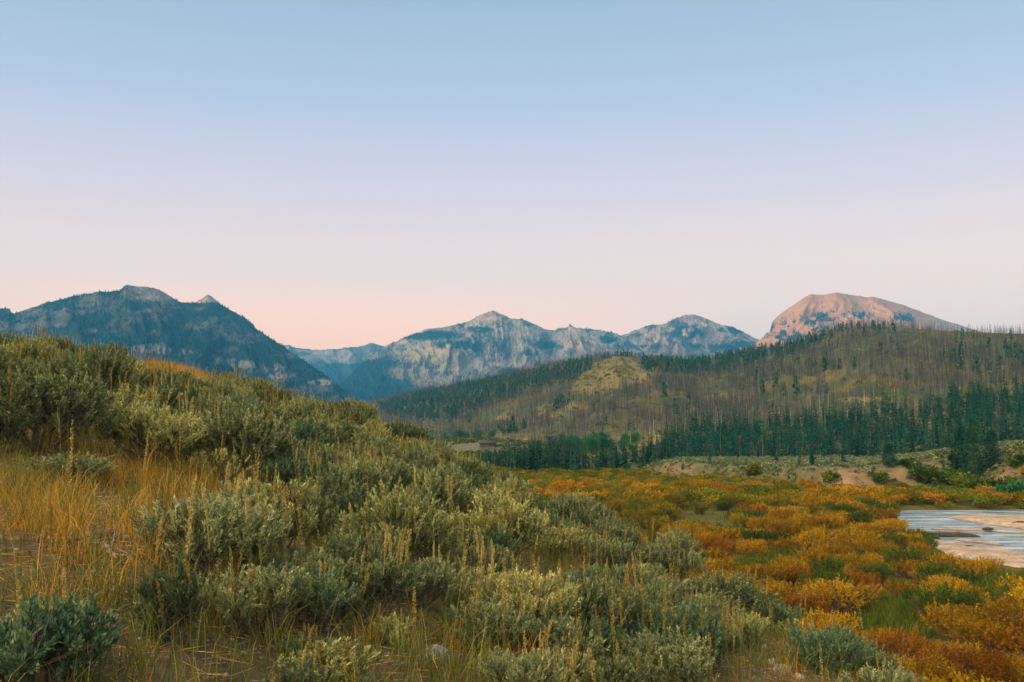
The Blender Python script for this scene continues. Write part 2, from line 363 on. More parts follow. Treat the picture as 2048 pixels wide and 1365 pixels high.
az_f = np.linspace(R(-36), R(36), 420)
az_all = np.concatenate([np.linspace(R(-180), R(-37), 70), az_f, np.linspace(R(37), R(180), 70)])
rr = np.concatenate([[0.02], np.geomspace(0.4, 40, 150), np.geomspace(40.6, 330, 200), np.geomspace(336, 7400, 60)])
AZ, RR = np.meshgrid(az_all, rr, indexing='ij')
GX, GY = np.sin(AZ) * RR, np.cos(AZ) * RR
gz, hill_z, low_z, bank_m, riv_m, g_r, g_col, g_Db, g_Df = ground_parts(GX, GY)
c = np.zeros(GX.shape + (3,))
n1 = fbm(GX * 0.4, GY * 0.4, 4, 41)[..., None]; n2 = fbm(GX * 0.06, GY * 0.06, 4, 42)[..., None]
hill_c = np.array([0.080, 0.060, 0.034]) * (1 - n1) + np.array([0.185, 0.135, 0.065]) * n1
flat_c = np.array([0.060, 0.070, 0.014]) * (1 - n2) + np.array([0.140, 0.095, 0.018]) * n2
terr_c = np.array([0.095, 0.098, 0.052]) * (1 - n2) + np.array([0.160, 0.130, 0.068]) * n2
face_c = np.array([0.130, 0.084, 0.046]) * (1 - n1) + np.array([0.300, 0.190, 0.105]) * n1
onhill = sstep(0.2, 1.5, hill_z - low_z)[..., None]
face = (np.clip(bank_m * (1 - bank_m) * 5, 0, 1) * sstep(1250, 1400, g_col))[..., None] * np.maximum(0.55 * sstep(0.54, 0.68, fbm(GX * 0.07, GY * 0.04, 3, 43)), np.maximum(ell(g_col, 0 * g_col, 1690, 0, 45, 1), sstep(1900, 1960, g_col) * sstep(0.40, 0.5, fbm(GX * 0.12, GY * 0.12, 3, 44))))[..., None]
c = flat_c * (1 - bank_m[..., None]) + terr_c * bank_m[..., None]
c = c * (1 - face) + face_c * face
bed = riv_m[..., None]
c = c * (1 - bed) + (np.array([0.050, 0.042, 0.026]) * (1 - n1) + np.array([0.150, 0.110, 0.070]) * n1) * bed
c = c * (1 - onhill) + hill_c * onhill
ni, nj = GX.shape
I, J = np.meshgrid(np.arange(ni - 1), np.arange(nj - 1), indexing='ij')
GQ = np.stack([I * nj + J, (I + 1) * nj + J, (I + 1) * nj + J + 1, I * nj + J + 1], -1).reshape(-1, 4)[:, ::-1]
link('ground', mesh_from('ground', np.stack([GX, GY, gz], -1).reshape(-1, 3), np.zeros((0, 3), int), GQ, M_GROUND, color=c.reshape(-1, 3), smooth=True), kind='structure')

# river
wx = np.linspace(28, 240, 60); wy = np.linspace(55, 190, 60); WXX, WYY = np.meshgrid(wx, wy, indexing='ij')
def grid_quads(a, b):
    I, J = np.meshgrid(np.arange(a - 1), np.arange(b - 1), indexing='ij')
    return np.stack([I * b + J, (I + 1) * b + J, (I + 1) * b + J + 1, I * b + J + 1], -1).reshape(-1, 4)
link('river', mesh_from('river', np.stack([WXX, WYY, np.full_like(WXX, WATER)], -1).reshape(-1, 3), np.zeros((0, 3), int), grid_quads(60, 60), M_WATER, color=np.zeros((3600, 3))), kind='structure')
def bar_mesh(poly, hgt, seed, label_color):
    W = [(float(ray(a, b)[0] * dist_flat(b, WATER)), float(dist_flat(b, WATER))) for a, b in poly]
    xs = [p[0] for p in W]; ys = [p[1] for p in W]
    ax = np.linspace(min(xs) - 2, max(xs) + 2, 110); ay = np.linspace(min(ys) - 2, max(ys) + 2, 70)
    XX, YY = np.meshgrid(ax, ay, indexing='ij'); ins = in_poly(XX, YY, W); d = np.full(XX.shape, 1e9)
    for i in range(len(W)):
        (x1, y1), (x2, y2) = W[i], W[(i + 1) % len(W)]
        t = np.clip(((XX - x1) * (x2 - x1) + (YY - y1) * (y2 - y1)) / ((x2 - x1) ** 2 + (y2 - y1) ** 2), 0, 1)
        d = np.minimum(d, np.hypot(XX - x1 - t * (x2 - x1), YY - y1 - t * (y2 - y1)))
    sd = np.where(ins, d, -d) + 2.2 * (fbm(XX * 0.16, YY * 0.3, 4, seed) - 0.5)
    zz = WATER - 0.25 + (hgt + 0.25) * sstep(-1.2, 2.2, sd) + 0.12 * (fbm(XX * 0.6, YY * 0.6, 3, seed + 4) - 0.5) * sstep(0, 1.5, sd)
    n = fbm(XX * 0.5, YY * 0.9, 4, seed + 1)[..., None]
    wet = (1 - sstep(WATER + 0.02, WATER + 0.15, zz))[..., None]
    cc = np.array([0.26, 0.19, 0.135]) * (1 - n) + np.array([0.52, 0.38, 0.27]) * n
    cc = cc * (1 - 0.55 * wet)
    return mesh_from('gravel_bar', np.stack([XX, YY, zz], -1).reshape(-1, 3), np.zeros((0, 3), int), grid_quads(110, 70), M_GRAVEL, color=cc.reshape(-1, 3), smooth=True)
BARS = [[(1890, 1037), (1960, 1034), (2060, 1034), (2300, 1036), (2300, 1070), (2048, 1061), (1990, 1052), (1930, 1044)],
        [(1850, 1057), (1930, 1057), (2048, 1064), (2200, 1070), (2200, 1076), (2048, 1070), (1930, 1062), (1860, 1061)],
        [(1890, 1079), (1930, 1078), (2000, 1086), (2040, 1092), (2000, 1094), (1930, 1086)],
        [(1835, 1084), (1880, 1086), (1960, 1096), (2048, 1110), (2300, 1135), (2400, 1210), (2048, 1150), (1960, 1135), (1880, 1112)]]
for k, b in enumerate(BARS):
    link('gravel_bar', bar_mesh(b, (0.5, 0.22, 0.22, 0.55)[k], 60 + 3 * k, None), kind='structure')

# ------------------------------------------------------------------ mountains and the burned hill
def ridge_sheet(crest, foot, seed, step=2.0, nt_=170, prof=1.25, amp=70, fine=14, jag=1.2, freq=90.0, skew=0.9, back=0.5, vfreq=2.2):
    """a mountain as a real slope: from its foot, up ribs and gullies to its crest and down behind"""
    cx = [p[0] for p in crest]
    px = np.arange(cx[0], cx[-1] + 0.1, step)
    pc = lut(px, crest, 1) + jag * 2 * (fbm(px / 9.0, px * 0 + 0.5, 4, seed) - 0.5) * 1.3
    Dc = lut(px, crest, 2); pb = lut(px, foot, 1); Db = lut(px, foot, 2)
    t = np.concatenate([np.linspace(-0.06, 1, nt_) , 1 + np.linspace(0.03, 0.6, 16)])
    PX, T = np.meshgrid(px, t, indexing='ij')
    tf = np.clip(T, None, 1)
    D = Db[:, None] + (Dc - Db)[:, None] * T
    zc = EYE + ray(1024, pc)[1] * Dc; zb = EYE + ray(1024, pb)[1] * Db
    tp = np.where(tf > 0, np.abs(tf) ** prof, tf)
    z = zb[:, None] + (zc - zb)[:, None] * tp - np.maximum(T - 1, 0) * (Dc - Db)[:, None] * back
    warp = (fbm(PX / 120, T * 2.0, 3, seed + 7) - 0.5) * 2.3
    u = PX / freq + skew * T + warp
    n = ridged(u, T * vfreq * 0.6 + warp, 5, seed + 1) - 0.5
    env = sstep(-0.05, 0.25, T) * (1 - 0.93 * sstep(0.72, 1.0, T))
    m = 0.6 * (ridged(PX / 17.0 + 1.5 * T, T * 9, 4, seed + 2) - 0.5) + 0.6 * (fbm(PX / 9.0, T * 34, 4, seed + 3) - 0.5)
    z = z + env * (amp * n + fine * 2 * m)
    D = D - env * amp * 0.9 * n
    z = np.maximum(z, -90)
    x = ray(PX, 860)[0] * D
    V = np.stack([x, D, z], -1)
    return V, PX, T
def grid_obj(name, V, mat, col, **props):
    a, b = V.shape[:2]
    return link(name, mesh_from(name, V.reshape(-1, 3), np.zeros((0, 3), int), grid_quads(a, b), mat, color=col.reshape(-1, 3), smooth=True), **props)
def scatter(V, n, rng, dens=None):
    a, b = V.shape[:2]
    e1 = V[1:, :-1] - V[:-1, :-1]; e2 = V[:-1, 1:] - V[:-1, :-1]
    area = np.abs(e1[..., 0] * e2[..., 1] - e1[..., 1] * e2[..., 0])
    w = area if dens is None else area * 0.25 * (dens[1:, 1:] + dens[:-1, :-1] + dens[1:, :-1] + dens[:-1, 1:])
    w = w.ravel() / w.sum(); idx = rng.choice(len(w), n, p=w); i, j = idx // (b - 1), idx % (b - 1)
    u, v = rng.random(n)[:, None], rng.random(n)[:, None]
    P = (V[i, j] * (1 - u) + V[i + 1, j] * u) * (1 - v) + (V[i, j + 1] * (1 - u) + V[i + 1, j + 1] * u) * v
    return P, i, j

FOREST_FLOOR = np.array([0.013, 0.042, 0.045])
far_trees = []            # (positions, height) of the trees on the mountains
rng = np.random.default_rng(3)

# the distant saddle between the ranges
V, PX, T = ridge_sheet([(470, 700, 8600), (545, 689, 8600), (575, 690, 8600), (590, 697, 8600), (625, 700, 8600), (680, 697, 8600), (715, 694, 8600), (735, 688, 8600), (745, 686, 8600), (757, 690, 8600), (790, 700, 8600), (860, 720, 8600)],
                       [(400, 800, 6900), (900, 800, 6900)], 101, amp=110, fine=12, jag=2.0, freq=60)
_, PY = project(V[..., 0], V[..., 1], V[..., 2])
cov = np.clip(sstep(0.42, 0.60, fbm(PX / 30, PY / 12, 4, 120)) * 0.7 + sstep(715, 745, PY), 0, 1)
rock = np.array([0.19, 0.175, 0.16])
grid_obj('distant_saddle', V, M_ROCK, rock * (1 - cov[..., None]) + FOREST_FLOOR * cov[..., None], kind='structure')
P, i, j = scatter(V, 2600, rng, cov + 0.03); far_trees.append((P, rng.uniform(8, 13, len(P))))

# the central massif
crest = [(640, 800, 6400), (690, 760, 6400), (720, 728, 6400), (745, 708, 6400), (770, 692, 6500), (790, 681, 6500), (810, 674, 6500), (850, 659, 6500), (880, 656, 6550), (930, 646, 6600), (950, 636, 6600), (965, 627, 6600), (985, 621, 6600), (1003, 627, 6600),
         (1018, 635, 6600), (1045, 639, 6600), (1075, 651, 6600), (1090, 659, 6650), (1108, 661, 6700), (1122, 657, 6500), (1140, 653, 6450), (1158, 657, 6450), (1180, 658, 6500), (1205, 661, 6550), (1235, 668, 6600), (1270, 690, 6600), (1310, 720, 6600), (1360, 750, 6600)]
V, PX, T = ridge_sheet(crest, [(600, 850, 4300), (800, 840, 4400), (1400, 800, 4600)], 140, step=1.3, nt_=260, amp=190, fine=34, jag=1.6, freq=75, skew=1.5, prof=1.15)
_, PY = project(V[..., 0], V[..., 1], V[..., 2])
nz = fbm(PX / 16 + 0.3 * PY / 16, PY / 11, 5, 150)
cov = sstep(0.44, 0.64, nz) * 0.6
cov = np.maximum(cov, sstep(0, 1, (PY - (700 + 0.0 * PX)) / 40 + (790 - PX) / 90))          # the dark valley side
for a in ((860, 672, 60, 10), (945, 700, 22, 22), (905, 690, 45, 9), (1090, 690, 26, 9), (1065, 705, 16, 8), (760, 735, 60, 20), (960, 660, 30, 6), (1215, 680, 20, 8), (1020, 745, 30, 10)):
    cov = np.maximum(cov, ell(PX, PY, *a) * sstep(0.30, 0.45, nz + 0.1))
for a in ((985, 632, 26, 14), (870, 715, 75, 16), (820, 745, 45, 15), (730, 712, 30, 9), (1140, 675, 40, 14), (1050, 665, 40, 12), (1035, 690, 22, 9), (860, 765, 36, 14), (935, 740, 40, 26), (1180, 690, 28, 18)):
    cov = cov * (1 - 0.85 * ell(PX, PY, *a))
n = fbm(PX / 40, PY / 9, 4, 160)[..., None]
rock = np.array([0.20, 0.18, 0.165]) * (1 - n) + np.array([0.34, 0.275, 0.22]) * n
tan = (np.maximum(ell(PX, PY, 870, 715, 80, 20), ell(PX, PY, 810, 750, 50, 22)) * 0.8)[..., None]
rock = rock * (1 - tan) + np.array([0.25, 0.21, 0.12]) * tan
red = ell(PX, PY, 990, 628, 45, 14)[..., None] * 0.7; rock = rock * (1 - red) + np.array([0.33, 0.19, 0.14]) * red  # low sun's pink glow painted onto the summit rock
grid_obj('central_mountain', V, M_ROCK, rock * (1 - cov[..., None]) + FOREST_FLOOR * cov[..., None], kind='structure')
P, i, j = scatter(V, 26000, rng, cov ** 1.3 + 0.04); far_trees.append((P, rng.uniform(8, 14, len(P))))

# the second peak, right of centre
crest = [(1180, 700, 6900), (1235, 671, 6900), (1258, 668, 6900), (1275, 660, 6900), (1288, 655, 6900), (1305, 650, 6900), (1330, 648, 6900), (1350, 640, 6900), (1372, 632, 6900), (1390, 630, 6900), (1403, 632, 6900), (1425, 641, 6900), (1450, 650, 6900), (1470, 653, 6900),
         (1490, 664, 6900), (1512, 676, 6900), (1535, 684, 6900), (1600, 720, 6900)]
V, PX, T = ridge_sheet(crest, [(1100, 780, 5000), (1650, 780, 5000)], 180, step=1.3, nt_=220, amp=150, fine=28, jag=1.4, freq=60, skew=-0.6, prof=1.3)
_, PY = project(V[..., 0], V[..., 1], V[..., 2])
nz = fbm(PX / 14, PY / 10, 5, 190)
cov = sstep(0.50, 0.62, nz) * 0.7
for a in ((1375, 665, 40, 16), (1290, 697, 50, 8), (1455, 690, 60, 10), (1470, 660, 30, 8), (1400, 690, 24, 9)): cov = np.maximum(cov, ell(PX, PY, *a) * sstep(0.32, 0.48, nz))
for a in ((1270, 685, 30, 7), (1330, 705, 60, 8), (1420, 655, 22, 9), (1430, 683, 36, 7), (1385, 640, 26, 8)): cov = cov * (1 - 0.85 * ell(PX, PY, *a))
n = fbm(PX / 30, PY / 9, 4, 195)[..., None]
rock = np.array([0.21, 0.165, 0.14]) * (1 - n) + np.array([0.33, 0.24, 0.19]) * n
grid_obj('second_mountain', V, M_ROCK, rock * (1 - cov[..., None]) + FOREST_FLOOR * cov[..., None], kind='structure')
P, i, j = scatter(V, 7000, rng, cov ** 1.3 + 0.03); far_trees.append((P, rng.uniform(8, 13, len(P))))

# the bare dome at the right
crest = [(1490, 712, 5900), (1520, 682, 5900), (1535, 670, 5900), (1545, 662, 5900), (1550, 645, 5900), (1557, 636, 5900), (1575, 622, 5900), (1600, 606, 5900), (1618, 594, 5900), (1630, 589, 5900), (1655, 590, 5900), (1680, 586, 5900), (1710, 590, 5950), (1745, 595, 6000),
         (1752, 594, 6000), (1780, 600, 6050), (1812, 608, 6100), (1840, 619, 6150), (1865, 628, 6200), (1890, 638, 6250), (1925, 650, 6300), (1980, 668, 6300), (2060, 690, 6300)]
V, PX, T = ridge_sheet(crest, [(1450, 760, 4600), (2100, 760, 4600)], 210, amp=110, fine=7, jag=0.5, freq=120, skew=0.5, prof=1.0)
_, PY = project(V[..., 0], V[..., 1], V[..., 2])
nz = fbm(PX / 12, PY / 9, 5, 220)
cov = 0 * nz
for a in ((1605, 660, 45, 22), (1570, 672, 30, 16), (1650, 640, 26, 12), (1560, 655, 16, 10), (1670, 632, 14, 8), (1720, 632, 30, 6), (1800, 634, 14, 8), (1825, 636, 22, 7), (1640, 655, 40, 14)): cov = np.maximum(cov, 0.75 * ell(PX, PY, *a, 0.5) * sstep(0.47, 0.60, nz))
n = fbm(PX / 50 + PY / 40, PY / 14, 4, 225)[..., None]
rock = np.array([0.275, 0.142, 0.074]) * (1 - n) + np.array([0.365, 0.198, 0.104]) * n  # salmon of the evening sunlight is put into the rock colour
grey = sstep(0.48, 0.60, fbm(PX / 60 - PY / 22, PY / 30, 3, 228))[..., None] * 0.55 * sstep(1660, 1740, PX)[..., None]  # grey painted on the right flank, where the low sun only grazes
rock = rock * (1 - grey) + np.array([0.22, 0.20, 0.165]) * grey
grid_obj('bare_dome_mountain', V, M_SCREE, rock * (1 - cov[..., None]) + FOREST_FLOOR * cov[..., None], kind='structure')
P, i, j = scatter(V, 2200, rng, cov ** 1.3 + 0.004); far_trees.append((P, rng.uniform(8, 13, len(P))))

# the pale pyramid behind the left mountain
V, PX, T = ridge_sheet([(340, 640, 5600), (372, 611, 5600), (384, 605, 5600), (396, 598, 5600), (408, 589, 5600), (416, 593, 5600), (430, 603, 5600), (450, 622, 5600), (500, 660, 5600)], [(300, 760, 4900), (540, 760, 4900)], 240, amp=30, fine=8, jag=0.8, freq=30)
n = fbm(PX / 12, T * 8, 4, 245)[..., None]
grid_obj('pyramid_peak', V, M_ROCK, np.array([0.23, 0.18, 0.155]) * (1 - n) + np.array([0.33, 0.25, 0.20]) * n, kind='structure')

# the dark left mountain
crest = [(-700, 690, 4000), (-300, 660, 4000), (-60, 612, 4000), (0, 618, 4000), (8, 617, 4000), (13, 626, 4000), (20, 628, 4000), (40, 621, 4000), (75, 608, 4000), (100, 601, 4000), (150, 590, 4000), (178, 584, 4000), (228, 582, 4000), (236, 575, 4000), (242, 569, 4000),
         (262, 572, 4050), (300, 577, 4100), (318, 584, 4100), (335, 594, 4100), (352, 603, 4100), (380, 606, 4150), (425, 604, 4200), (440, 612, 4200), (455, 621, 4200), (480, 634, 4150), (500, 648, 4100), (508, 658, 4100), (540, 680, 4050), (562, 693, 4000), (600, 718, 3900), (650, 752, 3700), (700, 792, 3500), (760, 850, 3300)]
V, PX, T = ridge_sheet(crest, [(-700, 900, 2400), (400, 900, 2400), (800, 890, 2500)], 260, step=1.6, nt_=240, amp=85, fine=14, jag=1.5, freq=85, skew=0.8, prof=1.1)
_, PY = project(V[..., 0], V[..., 1], V[..., 2])
nz = fbm(PX / 34 + PY / 60, PY / 13, 5, 270)
cov = sstep(0.30, 0.50, nz)
for a in ((185, 610, 60, 14), (60, 650, 45, 26), (300, 600, 40, 10), (330, 620, 50, 8), (395, 640, 40, 8), (440, 655, 40, 10), (480, 672, 26, 10), (250, 640, 40, 8)): cov = cov * (1 - 0.7 * ell(PX, PY, *a) * sstep(0.35, 0.55, fbm(PX / 9, PY / 6, 4, 275)))
cliff = np.maximum.reduce([ell(PX, PY, a, b, c_, d) for a, b, c_, d in ((300, 697, 48, 9), (345, 704, 40, 7), (445, 722, 26, 7), (490, 730, 36, 8), (545, 738, 22, 10), (560, 752, 30, 6), (640, 765, 30, 6))])
cliff = np.clip(cliff * sstep(0.38, 0.50, fbm(PX / 7, PY / 14, 4, 277)) * 1.2, 0, 1)
cov = cov * (1 - cliff)
bare = sstep(230, 250, PX) * (1 - sstep(330, 356, PX)) * sstep(-4, 10, (605 + (PX - 290) * 0.05) - PY)
cov = np.clip(cov * (1 - bare), 0, 1)
n = fbm(PX / 24, PY / 10, 4, 280)[..., None]
rock = np.array([0.050, 0.064, 0.068]) * (1 - n) + np.array([0.115, 0.112, 0.112]) * n
rock = rock * (1 - bare[..., None]) + np.array([0.185, 0.160, 0.142]) * bare[..., None]
rock = rock * (1 - cliff[..., None]) + np.array([0.20, 0.180, 0.165]) * cliff[..., None]
grid_obj('left_mountain', V, M_ROCK, rock * (1 - cov[..., None]) + FOREST_FLOOR * cov[..., None], kind='structure')
P, i, j = scatter(V, 34000, rng, cov ** 1.2 + 0.05); far_trees.append((P, rng.uniform(6, 12, len(P))))

# unseen range added behind the camera to shade the valley, peaks left lit
a = np.linspace(-6500, 6500, 180); b = np.linspace(-900, 900, 40)
AA, BB = np.meshgrid(a, b, indexing='ij'); base = SUN_H * 3000; tang = np.array([SUN_H[1], -SUN_H[0]])
hz = (650 + 90 * (fbm(AA / 900, AA * 0, 4, 300) - 0.5)) * (1 - np.abs(BB) / 900) - 60 + 40 * (fbm(AA / 200, BB / 200, 4, 301) - 0.5)
V = np.stack([base[0] + tang[0] * AA + SUN_H[0] * BB, base[1] + tang[1] * AA + SUN_H[1] * BB, hz], -1)
grid_obj('unseen_shade_range', V, M_ROCK, np.broadcast_to(np.array([0.08, 0.09, 0.07]), V.shape).copy(), kind='structure')

# the burned hill
HCREST = [(560, 862, 2600), (640, 835, 2500), (730, 805, 2300), (800, 790, 2200), (900, 771, 1950), (1000, 751, 1750), (1100, 731, 1560), (1180, 716, 1430), (1245, 709, 1380), (1300, 718, 1380), (1400, 722, 1380), (1500, 702, 1320), (1560, 694, 1270), (1650, 668, 1150),
          (1700, 656, 1080), (1740, 653, 1050), (1800, 655, 1020), (1900, 662, 980), (2048, 668, 940), (2300, 672, 900), (2700, 690, 900)]
HV, HPX, HT = ridge_sheet(HCREST, FOOT, 320, step=5, nt_=150, prof=1.0, amp=10, fine=2.2, jag=0.3, freq=170, skew=0.6, back=0.25, vfreq=2.0)
_, HPY = project(HV[..., 0], HV[..., 1], HV[..., 2])
CLEAR = [[(1195, 724), (1225, 714), (1262, 716), (1282, 728), (1286, 741), (1330, 748), (1300, 763), (1240, 778), (1200, 793), (1140, 784), (1150, 766)],
         [(1215, 908), (1260, 886), (1335, 866), (1330, 882), (1290, 900), (1250, 910)], [(940, 884), (1000, 867), (1062, 868), (1066, 884), (960, 892)]]
CLEAR_E = [(1118, 831, 22, 6), (1155, 815, 26, 6), (1082, 822, 17, 8), (1135, 888, 26, 6), (1010, 836, 20, 5), (1560, 826, 40, 5), (1720, 800, 46, 5), (1440, 795, 30, 6)]
def clear_at(px, py):
    m = np.zeros(np.shape(px))
    wx_, wy_ = 10 * (fbm(px / 16, py / 8, 4, 371) - 0.5), 7 * (fbm(px / 16, py / 8, 4, 372) - 0.5)
    for p in CLEAR: m = np.maximum(m, in_poly(px + wx_, py + wy_, p).astype(float))
    for e in CLEAR_E: m = np.maximum(m, ell(px, py, *e, 0.2))
    return m
n1 = fbm(HV[..., 0] / 60, HV[..., 1] / 90, 4, 330)[..., None]; n2 = fbm(HV[..., 0] / 18, HV[..., 1] / 26, 4, 331)[..., None]
hc = np.array([0.042, 0.052, 0.034]) * (1 - n1) + np.array([0.080, 0.080, 0.040]) * n1
g = sstep(0.50, 0.66, n2); hc = hc * (1 - g) + np.array([0.066, 0.085, 0.028]) * g
g = sstep(0.55, 0.70, fbm(HV[..., 0] / 40, HV[..., 1] / 30, 4, 332))[..., None] * 0.7; hc = hc * (1 - g) + np.array([0.130, 0.098, 0.030]) * g
cl = clear_at(HPX, HPY)[..., None]
cc = np.array([0.095, 0.092, 0.034]) * (1 - n2) + np.array([0.235, 0.160, 0.060]) * n2
g = sstep(0.5, 0.6, fbm(HV[..., 0] / 14, HV[..., 1] / 30, 3, 335))[..., None] * 0.5; cc = cc * (1 - g) + np.array([0.085, 0.095, 0.032]) * g
hc = hc * (1 - cl) + cc * cl
grid_obj('burned_hill', HV, M_HILL, hc, kind='structure')

# ------------------------------------------------------------------ trees far and near
def conifer_geo(seed, h=12.0, rad=1.9, whorls=26, nb=8, kites=4, low=0.06):
    r_ = np.random.default_rng(seed); g = Geo(); lean = r_.normal(0, 0.012, 2)
    zs = low * h + (h - low * h) * np.linspace(0, 0.985, whorls) ** 0.92
    P, D, L, W, Tn = [], [], [], [], []
    gapdir, gapz = r_.uniform(0, 6.28, 4), r_.uniform(0.1, 0.8, 4) * h
    for z in zs:
        f = 1 - z / h
        rr_ = rad * (f ** 0.8) * (1 - 0.5 * max(0, 0.16 - z / h) / 0.16) * r_.uniform(0.78, 1.12) + 0.12
        for k in range(nb):
            a_ = r_.uniform(0, 6.28)
            if any(abs(z - gz_) < 0.07 * h and math.cos(a_ - ga) > 0.6 for ga, gz_ in zip(gapdir, gapz)): continue
            ln = rr_ * r_.uniform(0.6, 1.15); o = np.array([math.cos(a_), math.sin(a_), 0]); tn = r_.random()
            base = np.array([lean[0] * z, lean[1] * z, z])
            droop = 0.12 + 0.38 * f
            for q in range(kites):
                s = (q + 0.1) / kites * 0.72
                side = r_.normal(0, 0.35); dd = o + np.array([-o[1], o[0], 0]) * side + np.array([0, 0, -droop + r_.normal(0, 0.15)])
                P.append(base + o * ln * s - np.array([0, 0, droop * ln * s * 0.8])); D.append(dd); L.append(ln * (0.62 if kites > 1 else 1.0) * r_.uniform(0.7, 1.1))
                W.append(ln * (0.36 if kites > 1 else 0.62) + 0.10); Tn.append(np.clip(tn * 0.6 + r_.random() * 0.4, 0, 1))
    P.append([lean[0] * h, lean[1] * h, h * 0.95]); D.append([0, 0, 1.0]); L.append(h * 0.06); W.append(0.14); Tn.append(0.6)
    g.leaves(np.array(P), np.array(D, float), np.array(L), np.array(W), r_, np.array(Tn))
    return g
def trunk_geo(h, r0, seed, top=0.96):
    r_ = np.random.default_rng(seed); g = Geo(); k = 7
    pts = np.stack([np.cumsum(r_.normal(0, 0.02 * h / k, k)) * 0.3, np.cumsum(r_.normal(0, 0.02 * h / k, k)) * 0.3, np.linspace(-0.4, h * top, k)], 1); pts[0, :2] = 0
    g.path(pts, r0, r0 * 0.12, 6); return g
def pine_geo(seed, h=9.0, rad=3.0):
    """a broad, bushy pine: needle clumps on spreading limbs"""
    r_ = np.random.default_rng(seed); g, w = Geo(), Geo()
    P, D, T_ = [], [], []
    for k in range(110):
        z = h * (0.10 + 0.88 * r_.random()); f = z / h
        rr_ = rad * (math.sin(min(1, (f + 0.12)) * math.pi) ** 0.6) * r_.uniform(0.45, 1.0); a_ = r_.uniform(0, 6.28)
        c_ = np.array([rr_ * math.cos(a_), rr_ * math.sin(a_), z]); w.twigs([[0, 0, z * 0.8]], [c_], 0.06, 0.02)
        m = 34; q = r_.normal(size=(m, 3)) * np.array([0.55, 0.55, 0.38]); P.append(c_ + q); D.append(unit(q) + np.array([0, 0, 0.5])); T_.append(np.clip(r_.random() * 0.6 + r_.random(m) * 0.4, 0, 1))
    g.leaves(np.concatenate(P), np.concatenate(D), r_.uniform(0.3, 0.6, 110 * 34), 0.20, r_, np.concatenate(T_))
    k = 6; w.path(np.stack([np.zeros(k), np.zeros(k), np.linspace(-0.4, h * 0.9, k)], 1), 0.22, 0.05, 6)
    return g, w
def snag_geo(seed, h=12.0, r0=0.17, twigs=16, sides=4):
    r_ = np.random.default_rng(seed); g = Geo(); lean = r_.normal(0, 0.065, 2); k = 4
    pts = np.stack([lean[0] * np.linspace(0, h, k), lean[1] * np.linspace(0, h, k), np.linspace(-0.4, h, k)], 1)
    g.path(pts, r0, r0 * 0.25, sides, tint=0.5)
    z = r_.uniform(0.3, 0.97, twigs) * h; a_ = r_.uniform(0, 6.28, twigs); ln = (1 - z / h * 0.75) * 1.5 * r_.uniform(0.4, 1.1, twigs)
    A = np.stack([lean[0] * z, lean[1] * z, z], 1); B = A + np.stack([np.cos(a_) * ln, np.sin(a_) * ln, ln * r_.uniform(-0.5, 0.25, twigs)], 1)
    g.twigs(A, B, r0 * 0.32, r0 * 0.12, 3, tint=0.42); return g
def bushy_tree_geo(seed, h=6.0, rad=2.2, n=900):
    r_ = np.random.default_rng(seed); g = Geo()
    cl = r_.normal(size=(16, 3)) * np.array([rad * 0.42, rad * 0.42, h * 0.2]) + np.array([0, 0, h * 0.55])
    idx = r_.integers(0, 16, n); q = r_.normal(size=(n, 3)); q = unit(q) * r_.random((n, 1)) ** 0.5 * np.array([rad * 0.42, rad * 0.42, h * 0.2])
    P = cl[idx] + q; P[:, 2] = np.maximum(P[:, 2], 0.1)
    g.leaves(P, unit(q) + np.array([0, 0, 0.3]), r_.uniform(0.35, 0.7, n), 0.32, r_, np.clip(r_.random(16)[idx] * 0.6 + r_.random(n) * 0.4, 0, 1)); return g

# trees on the mountains: thousands, one mass
spire = Geo()
for k, (z0, z1, rr0) in enumerate([(0.0, 0.65, 0.27), (0.38, 1.0, 0.19)]):
    a_ = np.arange(5) * 2 * math.pi / 5 + k
    spire.add(np.concatenate([np.stack([np.cos(a_) * rr0, np.sin(a_) * rr0, np.full(5, z0)], 1), [[0, 0, z1]]]), T=[(i_, (i_ + 1) % 5, 5) for i_ in range(5)], tint=0.3 + 0.4 * k)
P = np.concatenate([p for p, _ in far_trees]); Hh = np.concatenate([h for _, h in far_trees])
P[:, 2] -= 0.5
rng = np.random.default_rng(8); m = len(P)
V, T, Q, A = merge([spire.arrays()], P, rng.uniform(0, 6.28, m), Hh, np.zeros(m, int), tshift=rng.uniform(0.0, 0.5, m))
link('mountain_forest', mesh_from('mountain_forest', V, T, Q, M_FARNEEDLE, attr=A), kind='stuff', label='dark blue-green conifers speckling the far mountain slopes', category='forest')

# conifers: the burned hill's living trees, the belt at its foot, the row on the flats
rng = np.random.default_rng(21)
POLY_A = [(1310, 935), (1325, 885), (1390, 858), (1500, 858), (1600, 842), (1690, 838), (1760, 820), (1850, 812), (1930, 792), (2048, 790), (2300, 780), (2400, 930), (1900, 930), (1500, 930)]
POLY_B = [(740, 812), (800, 795), (1000, 757), (1110, 737), (1180, 718), (1196, 742), (1130, 768), (1060, 785), (960, 818), (905, 846), (840, 838), (790, 835)]
POLY_C = [(1180, 722), (1245, 709), (1330, 722), (1400, 722), (1500, 703), (1560, 695), (1650, 670), (1640, 690), (1560, 722), (1450, 745), (1340, 751), (1288, 744), (1280, 722), (1230, 716)]
POLY_D = [(1560, 695), (1640, 668), (1700, 656), (1790, 655), (1800, 672), (1720, 676), (1640, 690)]
POLY_E = [(1880, 715), (1960, 690), (2048, 692), (2300, 700), (2300, 762), (2048, 752), (1960, 752), (1890, 745)]
